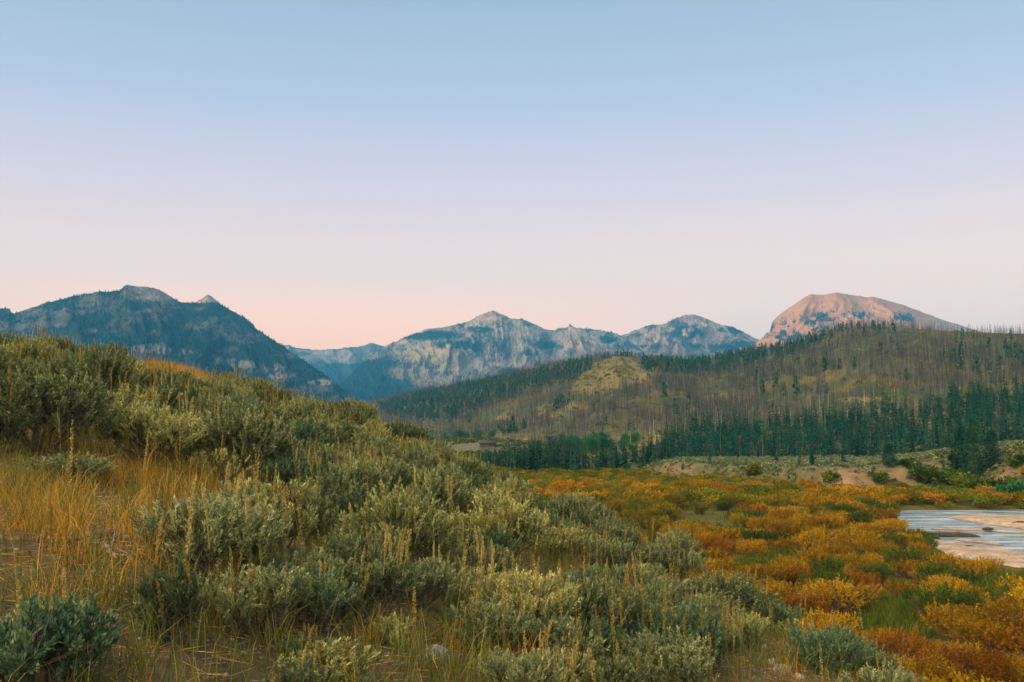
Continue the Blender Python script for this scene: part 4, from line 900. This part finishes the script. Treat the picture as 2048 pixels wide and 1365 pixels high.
# driftwood and mud islands in the river
def rock_mesh(seed, sx, sy, sz, base_c, dark_c, name='rock', n=26, rough=0.3, lichen=None):
    th = np.linspace(0, 2 * math.pi, n, endpoint=False); ph = np.linspace(-0.5, 0.5, n // 2) * math.pi
    TH, PH = np.meshgrid(th, ph, indexing='ij'); d = np.stack([np.cos(TH) * np.cos(PH), np.sin(TH) * np.cos(PH), np.sin(PH)], -1)
    f = 1 + rough * (fbm(d[..., 0] * 1.6 + d[..., 2] + 5, d[..., 1] * 1.6 - d[..., 2] + 5, 4, seed) - 0.5) * 2
    V = d * f[..., None] * np.array([sx, sy, sz])
    cn = fbm(d[..., 0] * 4 + 9, d[..., 1] * 4 + d[..., 2] * 5 + 9, 4, seed + 5)[..., None]
    c_ = np.array(base_c) * (0.75 + 0.5 * cn) * (1 - sstep(0.5, 0.65, cn)) + np.array(dark_c) * sstep(0.5, 0.65, cn)
    a, b = n, n // 2; I, J = np.meshgrid(np.arange(a), np.arange(b - 1), indexing='ij')
    Q = np.stack([I * b + J, ((I + 1) % a) * b + J, ((I + 1) % a) * b + J + 1, I * b + J + 1], -1).reshape(-1, 4)
    return mesh_from(name, V.reshape(-1, 3), np.zeros((0, 3), int), Q, M_STONE, color=c_.reshape(-1, 3), smooth=True)
def on_water(px, py): d = float(dist_flat(py, WATER)); return float(ray(px, py)[0]) * d, d
x, y = on_water(1905, 1073)
t = empty('debris_island', (x, y, WATER), 'dark heap of mud and roots stranded mid-river', 'debris')
link('mud', rock_mesh(700, 3.4, 1.2, 0.42, (0.050, 0.038, 0.030), (0.09, 0.065, 0.045), 'island_mud', 40, 0.5), t)
g = Geo(); r_ = np.random.default_rng(701)
A = np.stack([r_.normal(0, 1.5, 60), r_.normal(0, 0.5, 60), np.full(60, 0.12)], 1); g.twigs(A, A + r_.normal(size=(60, 3)) * np.array([0.5, 0.3, 0.25]) + np.array([0, 0, 0.3]), 0.035, 0.012)
link('roots', geo_mesh('island_roots', g, M_WOOD), t)
x, y = on_water(1850, 1078)
t = empty('bank_tussock', (x, y, WATER), 'low green tussock at the river edge left of the mud heap', 'tussock')
link('mud', rock_mesh(703, 2.0, 1.3, 0.6, (0.06, 0.045, 0.035), (0.10, 0.08, 0.05), 'tussock_mud', 30, 0.4), t)
V, T, Q, A = blades(np.stack([r_.normal(0, 0.8, 160), r_.normal(0, 0.5, 160), np.full(160, 0.3)], 1), 10, np.full(160, 0.5), 0.03, r_, 0.15, 0.5)
link('grass_blades', mesh_from('tussock_blades', V, T, Q, M_MEADOW, attr=A), t)
for px_, py_, s, lab in ((1940, 1103, 0.5, 'small dark clod on the lower gravel bar'), (2040, 1053, 0.6, 'dark clod on the far gravel bar at its right end'), (1975, 1064, 0.35, 'little dark clod at the tip of the thin gravel bar')):
    x, y = on_water(px_, py_); o = link('mud_clod', rock_mesh(705 + px_, s * 2, s, s * 0.5, (0.06, 0.045, 0.035), (0.1, 0.07, 0.05), 'mud_clod', 20, 0.4)); o.location = (x, y, WATER + 0.35); o['label'] = lab; o['category'] = 'clod'

# ------------------------------------------------------------------ sagebrush on the near hillside
def sage_geo(seed, R_, H, ntuft, nleaf, stalks, lf, wf, stalk_h=0.36):
    r_ = np.random.default_rng(seed); fo, st, fl = Geo(), Geo(), Geo()
    nl = int(7 + 9 * R_)
    ang = np.arange(nl) * 2.399 + r_.normal(0, 0.35, nl); rad = np.sqrt((np.arange(nl) + 0.4) / nl) * R_ * 0.74 * r_.uniform(0.8, 1.15, nl)
    top = H * (1 - 0.50 * (rad / R_) ** 1.6) * r_.uniform(0.74, 1.08, nl)
    lc = np.stack([np.cos(ang) * rad, np.sin(ang) * rad, top * 0.74], 1); lr = R_ * r_.uniform(0.27, 0.42, nl)
    for k in range(nl):                                            # woody stems
        p0 = np.array([r_.normal(0, 0.03), r_.normal(0, 0.03), -0.06]); mid = lc[k] * np.array([0.5, 0.5, 0.36]) + r_.normal(0, 0.05 * R_ + 0.01, 3)
        mid2 = lc[k] * np.array([0.8, 0.8, 0.66]) + r_.normal(0, 0.05 * R_ + 0.01, 3)
        st.path([p0, p0 * 0.5 + mid * 0.5 + r_.normal(0, 0.015, 3), mid, mid2, lc[k]], 0.011 + 0.012 * R_, 0.004, 5)
    k = r_.integers(0, nl, ntuft)
    d = unit(r_.normal(size=(ntuft, 3)) * np.array([1, 1, 0.8]) + np.array([0, 0, 0.5])); d[:, 2] = np.maximum(d[:, 2], -0.25)
    tp = lc[k] + d * lr[k][:, None] * np.array([1, 1, 0.85]) * r_.uniform(0.60, 1.22, (ntuft, 1)); tp[:, 2] = np.maximum(tp[:, 2], 0.05)
    out_ = lc[k] * np.array([1, 1, 0]) / R_
    ax = unit(d * 0.55 + out_ * 0.35 + np.array([0, 0, 0.85]) + r_.normal(size=(ntuft, 3)) * 0.22)
    tl = r_.uniform(0.07, 0.19, ntuft) * (0.75 + 0.6 * R_)
    st.twigs(lc[k] * 0.9 + mid * 0.0, tp - ax * tl[:, None] * 0.7, 0.0028, 0.0016, 3)
    bare = r_.choice(ntuft, min(ntuft, 90)); off = r_.normal(size=(len(bare), 3)) * 0.07 * (1 + R_)
    st.twigs(lc[k[bare]] * np.array([0.75, 0.75, 0.55]), lc[k[bare]] + off - np.array([0, 0, 0.03]), 0.0022, 0.0010, 3)
    idx = np.repeat(np.arange(ntuft), nleaf); s = r_.random(len(idx)); n = len(idx)
    P = tp[idx] - ax[idx] * (tl[idx] * (1 - s))[:, None] + r_.normal(0, 0.004, (n, 3))
    dd = ax[idx] * r_.uniform(0.7, 1.4, (n, 1)) + unit(r_.normal(size=(n, 3))) * 0.62
    tt = np.clip(0.5 * r_.random(ntuft)[idx] + 0.28 * s + 0.30 * r_.random(n) - 0.04, 0, 1)
    fo.leaves(P, dd, lf * r_.uniform(0.65, 1.2, n), wf * r_.uniform(0.8, 1.2, n), r_, tt)
    if stalks:
        q = r_.choice(ntuft, stalks, replace=False); q = q[np.argsort(-tp[q, 2])]
        for i_ in q:
            hgt = stalk_h * r_.uniform(0.55, 1.15); b = tp[i_] - np.array([0, 0, 0.08]); ln = np.array([r_.normal(0, 0.10), r_.normal(0, 0.10), 1.0]); bend = np.array([r_.normal(0, 0.05), r_.normal(0, 0.05), 0]) * hgt
            p = [b, b + ln * hgt * 0.5 + bend * 0.3, b + ln * hgt + bend]; fl.path(p, 0.0028, 0.0012, 3, tint=0.35)
            m = int(190 * hgt / 0.36); u_ = r_.uniform(0.38, 1.0, m); c_ = b + ln * (hgt * u_)[:, None] + bend * (u_ ** 2)[:, None]
            w_ = np.sin(np.clip((u_ - 0.34) / 0.70, 0, 1) * math.pi) ** 0.7 * 0.0085 + 0.002; a_ = r_.uniform(0, 6.28, m); o_ = np.stack([np.cos(a_), np.sin(a_), np.full(m, 0.9)], 1)
            fl.leaves(c_, o_, w_ * 1.5, w_ * 0.7, r_, np.clip(r_.random() * 0.5 + r_.random(m) * 0.5, 0, 1))
    return fo, st, fl
SM = [M_SAGE, M_SAGE_TEAL, M_SAGE_PALE]; SMN = ['grey-green', 'blue-green', 'pale yellow-green']
def sage_kit(seed, R_, H, ntuft, nleaf, stalks, lf, wf, sh=0.36):
    fo, st, fl = sage_geo(seed, R_, H, ntuft, nleaf, stalks, lf, wf, sh); a = fo.arrays()
    return dict(R=R_, H=H, fo=[mesh_from('sage_foliage', a[0], a[1], a[2], m_, attr=a[3]) for m_ in SM], st=geo_mesh('sage_stems', st, M_WOOD, True), fl=geo_mesh('sage_stalks', fl, M_STALK) if stalks else None)
KIT_S = [sage_kit(800 + k, 0.24, 0.34, 150, 46, (5, 3, 8, 0)[k], 0.024, 0.0078, 0.24) for k in range(4)]
KIT_M = [sage_kit(820 + k, 0.44, 0.56, 330, 48, (8, 5, 11, 0, 6)[k], 0.026, 0.0080, 0.32) for k in range(5)]
KIT_D = [sage_kit(860 + k, 0.42, 0.50, 70, 26, 3, 0.034, 0.011, 0.28) for k in range(2)]
KIT_L = [sage_kit(840 + k, 0.66, 0.86, 560, 42, (9, 5, 12, 6, 0)[k], 0.034, 0.0110, 0.36) for k in range(5)]
def sage(loc, kit, mat, s, rz, label, group=None, zs=1.0, tilt=(0, 0)):
    r_ = empty('sagebrush', loc, label, 'shrub', group); r_.rotation_euler = (tilt[0], tilt[1], rz); r_.scale = (s, s, s * zs)
    link('foliage', kit['fo'][mat], r_); link('stems', kit['st'], r_)
    if kit['fl'] is not None: link('seed_sprays', kit['fl'], r_)
    return r_
#  column and row of the foot, kit, material, radius, height, label
HAND = [(70, 1395, KIT_S[3], 1, 0.27, 0.40, 'dense blue-green sagebrush in the bottom corner below the dry grass'),
        (640, 1372, KIT_S[0], 2, 0.25, 0.24, 'low pale yellow sagebrush just left of the round boulder'),
        (1115, 1405, KIT_S[2], 2, 0.21, 0.36, 'pale yellow sagebrush right of the boulder with tall seed spikes'),
        (1250, 1400, KIT_S[1], 0, 0.20, 0.24, 'small grey-green sagebrush at the bottom edge beside the pale one'),
        (350, 1275, KIT_S[1], 0, 0.20, 0.42, 'slender leaning sagebrush standing alone in the dry grass'),
        (510, 1270, KIT_M[0], 0, 0.33, 0.42, 'upright grey-green sagebrush behind the low pale one'),
        (735, 1240, KIT_M[2], 0, 0.42, 0.44, 'broad sagebrush full of yellow seed stalks behind the boulder'),
        (600, 1200, KIT_M[4], 0, 0.30, 0.36, 'sagebrush with many golden stalks above the upright grey-green one'),
        (985, 1235, KIT_M[1], 2, 0.34, 0.42, 'sagebrush with pale top and a dark twiggy hollow beneath, above the boulder'),
        (1205, 1275, KIT_S[2], 0, 0.26, 0.36, 'yellow-tipped sagebrush behind the pale one with seed spikes'),
        (1420, 1240, KIT_L[4], 0, 0.74, 0.55, 'wide sprawling sagebrush with a bare dark underside on the lower slope'),
        (1300, 1165, KIT_M[3], 0, 0.45, 0.50, 'rounded sagebrush above the sprawling one near the slope edge'),
        (1640, 1352, KIT_M[3], 1, 0.42, 0.44, 'bluish rounded sagebrush lowest on the slope beside the pale stones'),
        (1545, 1262, KIT_M[1], 1, 0.40, 0.40, 'grey sagebrush between the sprawling one and the bluish one'),
        (470, 962, KIT_L[0], 0, 0.68, 0.88, 'large gnarled sagebrush with thick bent trunk behind the golden grass'),
        (300, 932, KIT_L[1], 2, 0.55, 0.66, 'wide yellow-topped sagebrush with deep shade under it'),
        (75, 905, KIT_L[3], 0, 0.72, 0.84, 'big dark sagebrush on the upper slope at the picture edge'),
        (620, 965, KIT_M[4], 0, 0.42, 0.50, 'mid-sized sagebrush right of the gnarled trunk'),
        (470, 1045, KIT_S[3], 2, 0.20, 0.28, 'small bright sagebrush at the right end of the golden grass'),
        (140, 972, KIT_M[1], 0, 0.40, 0.30, 'low sagebrush with golden stalks under the big dark one'),
        (-6, 905, KIT_M[2], 1, 0.28, 0.42, 'blue-green sagebrush cut off by the picture edge under the big dark one'),
        (750, 975, KIT_M[1], 0, 0.44, 0.50, 'sagebrush over reddish undergrowth in the middle of the slope'),
        (1120, 1120, KIT_M[2], 2, 0.42, 0.48, 'sagebrush carrying a tuft of golden spikes at its top near the slope edge')]
rng = np.random.default_rng(31)
taken = []
for px_, py_, kit, mt, rr_, hh_, lab in HAND:
    x, y, z = ground_hit(px_, py_); rr_ *= 1.15; hh_ *= 1.08; s = rr_ / kit['R']
    sage((x, y, z - 0.03), kit, mt, s, rng.uniform(0, 6.28), lab, zs=hh_ / kit['H'] / s, tilt=(0, 0.25 if 'leaning' in lab else 0)); taken.append((x, y, rr_ * 0.85))
BARE = [(-200, 985), (60, 975), (240, 950), (430, 968), (440, 1040), (400, 1120), (300, 1140), (290, 1230), (420, 1330), (420, 1420), (170, 1420), (150, 1250), (-200, 1190)]
OPEN = [[(800, 1280), (965, 1275), (1000, 1330), (985, 1520), (760, 1520)], [(1490, 1300), (1610, 1290), (1650, 1365), (1700, 1520), (1400, 1520), (1450, 1370)]]
n_s = 0; tries = 0
ZONES = [(lambda px, py, r: r > 20 and px < 640, 'on the crest of the hillside against the blue mountain', 0), (lambda px, py, r: r > 15 and px < 900, 'in the dense brush of the upper hillside', 1),
         (lambda px, py, r: r > 12 and px >= 900, 'along the hillside edge above the orange willows', 2), (lambda px, py, r: r <= 8, 'close by in the tangle at the foot of the picture', 3), (lambda px, py, r: True, 'among seed stalks on the middle of the hillside', 4)]
while n_s < 268 and tries < 60000:
    tries += 1
    r0 = 3.4 + 30 * rng.random() ** 1.05; az = rng.uniform(-0.50, 0.44); x, y = r0 * math.sin(az), r0 * math.cos(az)
    z, hill_, low_, *_ = [float(q) for q in ground_parts(x, y)]
    px, py = [float(q) for q in project(x, y, z)]
    if hill_ - low_ < 0.6 or r0 > float(lut(px, EDGE, 2)) * 1.12 + 1: continue
    if px < -130 or px > 1850 or py > 1450: continue
    if in_poly(np.array([px]), np.array([py]), BARE)[0] or any(in_poly(np.array([px]), np.array([py]), p)[0] for p in OPEN): continue
    if 225 < px < 440 and r0 > 21 and py < 790: continue
    rr_ = rng.uniform(0.16, 0.38) if r0 < 6 else rng.uniform(0.24, 0.58) if r0 < 11 else rng.uniform(0.36, 0.66)
    if px > 1350: rr_ *= 0.72
    if px > 1560 and px - 1560 > 0.9 * (py - 1290) + 130: continue
    if any((x - a) ** 2 + (y - b) ** 2 < (0.64 * (rr_ + c_)) ** 2 for a, b, c_ in taken): continue
    taken.append((x, y, rr_)); n_s += 1
    kits = KIT_S if rr_ < 0.31 else KIT_M if rr_ < 0.54 else KIT_L; kit = kits[int(rng.integers(0, len(kits)))]
    if rng.random() < 0.09 and rr_ < 0.6: kit = KIT_D[int(rng.integers(0, 2))]
    mt = int(rng.choice([0, 0, 0, 1, 2], p=[0.27, 0.21, 0.16, 0.13, 0.23])); s = rr_ / kit['R']
    where, zi = next((w, k) for f, w, k in ZONES if f(px, py, r0))
    sage((x, y, z - 0.03), kit, mt, s, rng.uniform(0, 6.28), '%s sagebrush %s' % (SMN[mt], where), '%s sagebrush %s' % (SMN[mt], where), zs=rng.uniform(0.85, 1.12))

# grass, litter, forbs on the hillside
def hill_points(n, rmin, rmax, pw=0.6):
    r0 = rmin + (rmax - rmin) * rng.random(n) ** (1 / (2 * pw)); az = rng.uniform(-0.62, 0.50, n); x, y = r0 * np.sin(az), r0 * np.cos(az)
    z, hill_, low_, *_ = ground_parts(x, y); px, py = project(x, y, z); return np.stack([x, y, z], 1), px, py, (hill_ - low_ > 0.4) & (px > -420) & (px < 2000) & (py < 1520), r0
GOLD = [(-100, 985), (150, 950), (260, 935), (440, 960), (455, 1050), (400, 1110), (300, 1100), (240, 1140), (-100, 1130)]
P, px, py, ok, r0 = hill_points(9000, 3.0, 16, 0.7)
gn = sstep(0.45, 0.62, fbm(P[:, 0] * 1.1, P[:, 1] * 1.1, 3, 402)); gw = np.where(in_poly(px, py, GOLD), 0.12 + 0.48 * gn, np.where(in_poly(px, py, BARE), 0.06 + 0.20 * gn, 0.06)); ok &= rng.random(len(P)) < gw
V, T, Q, A = blades(P[ok], 14, 0.08 + 0.32 * rng.random(ok.sum()) ** 1.6, 0.0042, rng, 0.05, 0.45)
P2, px2, py2, ok2, r2 = hill_points(3200, 18, 34, 0.7); ok2 &= (px2 > 300) & (px2 < 425) & (py2 < 800)
V2, T2, Q2, A2 = blades(P2[ok2], 40, np.full(ok2.sum(), 0.42), 0.010, rng, 0.22, 0.25)
link('dry_grass', mesh_from('dry_grass', np.concatenate([V, V2]), np.concatenate([T, T2 + len(V)]), np.concatenate([Q, Q2 + len(V)]), M_GOLD, attr=np.concatenate([A, A2])), kind='stuff', label='golden dry grass on the open patch of the hillside', category='grass')
P, px, py, ok, r0 = hill_points(22000, 2.8, 32, 0.66)
ok &= rng.random(len(P)) < np.where(in_poly(px, py, BARE), 0.55, np.where(r0 < 12, np.where(in_poly(px, py, OPEN[0]), 0.9, 0.5), 0.7))
V, T, Q, A = blades(P[ok], 12, rng.uniform(0.10, 0.34, ok.sum()) * (1 + 0.02 * r0[ok]), 0.0045, rng, 0.06, 0.4)
link('olive_grass', mesh_from('olive_grass', V, T, Q, M_OLIVEGRASS, attr=A), kind='stuff', label='olive and straw grass growing between the sagebrush', category='grass')
P, px, py, ok, r0 = hill_points(26000, 2.8, 15, 0.62); ok &= rng.random(len(P)) < np.where(in_poly(px, py, BARE), 1.0, 0.6); P = P[ok]; g = Geo()
d = rng.normal(size=(len(P), 3)) * np.array([1, 1, 0.16]); g.leaves(P + np.array([0, 0, 0.015]), d, rng.uniform(0.05, 0.24, len(P)), 0.0055, rng, rng.random(len(P)))
link('straw_litter', geo_mesh('straw_litter', g, M_GOLD), kind='stuff', label='matted dead straw lying on the soil between the grass', category='straw')
# tall seed stalks that rise between the shrubs
P, px, py, ok, r0 = hill_points(900, 4.2, 30, 0.66); ok &= ~in_poly(px, py, BARE) | (rng.random(len(P)) < 0.12)
g = Geo()
for p in P[ok]:
    hgt = rng.uniform(0.35, 0.85); ln = np.array([rng.normal(0, 0.09), rng.normal(0, 0.09), 1.0]); g.path([p, p + ln * hgt * 0.5, p + ln * hgt + np.array([rng.normal(0, 0.03), rng.normal(0, 0.03), 0])], 0.003, 0.0012, 3, tint=0.35)
    m = 130; u_ = rng.uniform(0.5, 1, m); w_ = np.sin(np.clip((u_ - 0.45) / 0.6, 0, 1) * math.pi) ** 0.7 * 0.0095 + 0.002; a_ = rng.uniform(0, 6.28, m)
    g.leaves(p + ln * (hgt * u_)[:, None], np.stack([np.cos(a_), np.sin(a_), np.full(m, 0.9)], 1), w_ * 1.5, w_ * 0.7, rng, np.clip(rng.random() * 0.5 + rng.random(m) * 0.5, 0, 1))
o = link('seed_stalk_undergrowth', geo_mesh('seed_stalk_undergrowth', g, M_STALK), kind='stuff', label='tall straw-yellow seed stalks rising between the sagebrush', category='seed stalks')
# dead twigs and small stones on the soil
P, px, py, ok, r0 = hill_points(9000, 2.8, 16, 0.7); P = P[ok]; g = Geo(); d = rng.normal(size=(len(P), 3)) * np.array([1, 1, 0.12]); d = unit(d)
ln = rng.uniform(0.03, 0.16, len(P))[:, None]; g.twigs(P + np.array([0, 0, 0.012]), P + d * ln + np.array([0, 0, 0.014]), 0.0035, 0.0016, 3)
link('twig_litter', geo_mesh('twig_litter', g, M_DEADWOOD), kind='stuff', label='dead grey twigs strewn over the bare soil', category='twig litter')
pb = [(lambda me: me)(rock_mesh(900 + k, 1, 0.8, 0.6, (0.30, 0.24, 0.19), (0.18, 0.15, 0.12), 'pebble', 10)) for k in range(3)]
arr = []
for me in pb:
    v = np.zeros(len(me.vertices) * 3); me.vertices.foreach_get('co', v); q = np.array([list(p.vertices) for p in me.polygons]); arr.append((v.reshape(-1, 3), np.zeros((0, 3), int), q, np.zeros(len(me.vertices))))
P, px, py, ok, r0 = hill_points(2600, 2.8, 12, 0.7); P = P[ok]; m = len(P)
V, T, Q, A = merge(arr, P, rng.uniform(0, 6.28, m), rng.uniform(0.006, 0.022, m), rng.integers(0, 3, m))
cc = np.repeat(rng.uniform(0.12, 0.42, (m, 1)) * np.array([[1, 0.83, 0.68]]), len(arr[0][0]), 0)
link('pebbles', mesh_from('pebbles', V, T, Q, M_STONE, color=cc[:len(V)], smooth=True), kind='stuff', label='small tan pebbles scattered on the bare soil', category='pebbles')
# red-brown forbs
P, px, py, ok, r0 = hill_points(900, 3.4, 18, 0.7); ok &= in_poly(px, py, [(960, 1230), (1080, 1230), (1070, 1330), (980, 1330)]) | in_poly(px, py, [(640, 960), (800, 970), (800, 1010), (640, 1010)]) | (rng.random(len(P)) < 0.10)
P = P[ok]; idx = np.repeat(np.arange(len(P)), 40); q = np.abs(rng.normal(size=(len(idx), 3))) * np.array([1, 1, 1]) * rng.choice([-1, 1], (len(idx), 3)); q[:, 2] = np.abs(q[:, 2]); g = Geo()
g.leaves(P[idx] + q * np.array([0.06, 0.06, 0.07]), q + np.array([0, 0, 0.6]), 0.03, 0.014, rng, rng.random(len(idx)))
link('forb_undergrowth', geo_mesh('forb_undergrowth', g, M_REDLEAF), kind='stuff', label='rusty red-brown small leaves low between the sagebrush', category='undergrowth')

# boulder, stones and dead wood
x, y, z = ground_hit(872, 1322); o = link('boulder', rock_mesh(930, 0.092, 0.085, 0.070, (0.33, 0.30, 0.265), (0.15, 0.155, 0.125), 'boulder', 40, 0.22)); o.location = (x, y, z + 0.012); o.rotation_euler = (0.1, 0.25, 0.4); o['label'] = 'round grey boulder half buried between sagebrush'; o['category'] = 'boulder'
for px_, py_, s, lab in ((1528, 1298, 0.055, 'uppermost pale stone on the lower slope, set apart above the others'), (1545, 1330, 0.07, 'flat pale stone at the left of the stone cluster on the lower slope'), (1565, 1345, 0.10, 'largest tan stone in the cluster on the lower slope'),
                         (1590, 1338, 0.08, 'pinkish stone at the right of the cluster on the lower slope'), (1570, 1318, 0.045, 'small whitish stone topmost of the stone cluster'), (1598, 1358, 0.06, 'tan stone lowest in the cluster on the lower slope'),
                         (15, 970, 0.07, 'grey lichened rock under the big dark sagebrush')):
    x, y, z = ground_hit(px_, py_); o = link('stone', rock_mesh(940 + px_, s, s * 0.8, s * 0.6, (0.44, 0.33, 0.25) if px_ > 100 else (0.13, 0.13, 0.12), (0.26, 0.20, 0.15) if px_ > 100 else (0.07, 0.07, 0.06), 'stone', 24, 0.4)); o.location = (x, y, z + s * 0.15); o.rotation_euler = (0.2, 0.1, px_); o['label'] = lab; o['category'] = 'stone'
def dead_branch(pa, pb_, r0, lab, seed):
    r_ = np.random.default_rng(seed); a, b = np.array(ground_hit(*pa)), np.array(ground_hit(*pb_)); t_ = np.linspace(0, 1, 7)[:, None]
    pts = (a + (b - a) * t_ + np.array([0, 0, 0.03]) + r_.normal(0, 0.012, (7, 3))) - a; g = Geo(); g.path(pts, r0, r0 * 0.4, 7)
    for k in range(6):
        q = pts[r_.integers(1, 6)]; g.path([q, q + r_.normal(size=3) * np.array([0.08, 0.08, 0.03]) + np.array([0, 0, 0.03]), q + r_.normal(size=3) * np.array([0.14, 0.14, 0.05]) + np.array([0, 0, 0.05])], r0 * 0.4, 0.002, 5)
    o = link('dead_branch', geo_mesh('dead_branch', g, M_DEADWOOD, True)); o.location = a; o['label'] = lab; o['category'] = 'branch'
dead_branch((165, 1082), (270, 1074), 0.016, 'bleached dead branch lying level across the dry grass', 1)
dead_branch((205, 1100), (238, 1132), 0.022, 'short thick grey branch end below the level one', 2)
dead_branch((150, 1092), (262, 1086), 0.010, 'thin grey branch just under the bleached level one', 3)
dead_branch((205, 950), (245, 925), 0.020, 'dark dead limb poking out beneath the wide yellow-topped sagebrush', 4)

# ------------------------------------------------------------------ haze in the valley air
g = Geo(); hx0, hx1, hy0, hy1, hz0, hz1 = -7700, 7700, -7700, 10400, -92, 880
box(g, hx0, hx1, hy0, hy1, hz0, hz1)
m, t = new_mat('valley_haze'); o = N(t, 'ShaderNodeOutputMaterial'); pv = N(t, 'ShaderNodeVolumePrincipled')
pv.inputs['Color'].default_value = (0.10, 0.54, 1.0, 1); pv.inputs['Density'].default_value = 7.5e-5; pv.inputs['Anisotropy'].default_value = 0.0
t.links.new(pv.outputs[0], o.inputs['Volume'])
V, T, Q, A = g.arrays(); link('haze', mesh_from('haze', V, T, Q, m), kind='stuff', label='thin blue evening haze filling the whole valley', category='haze')
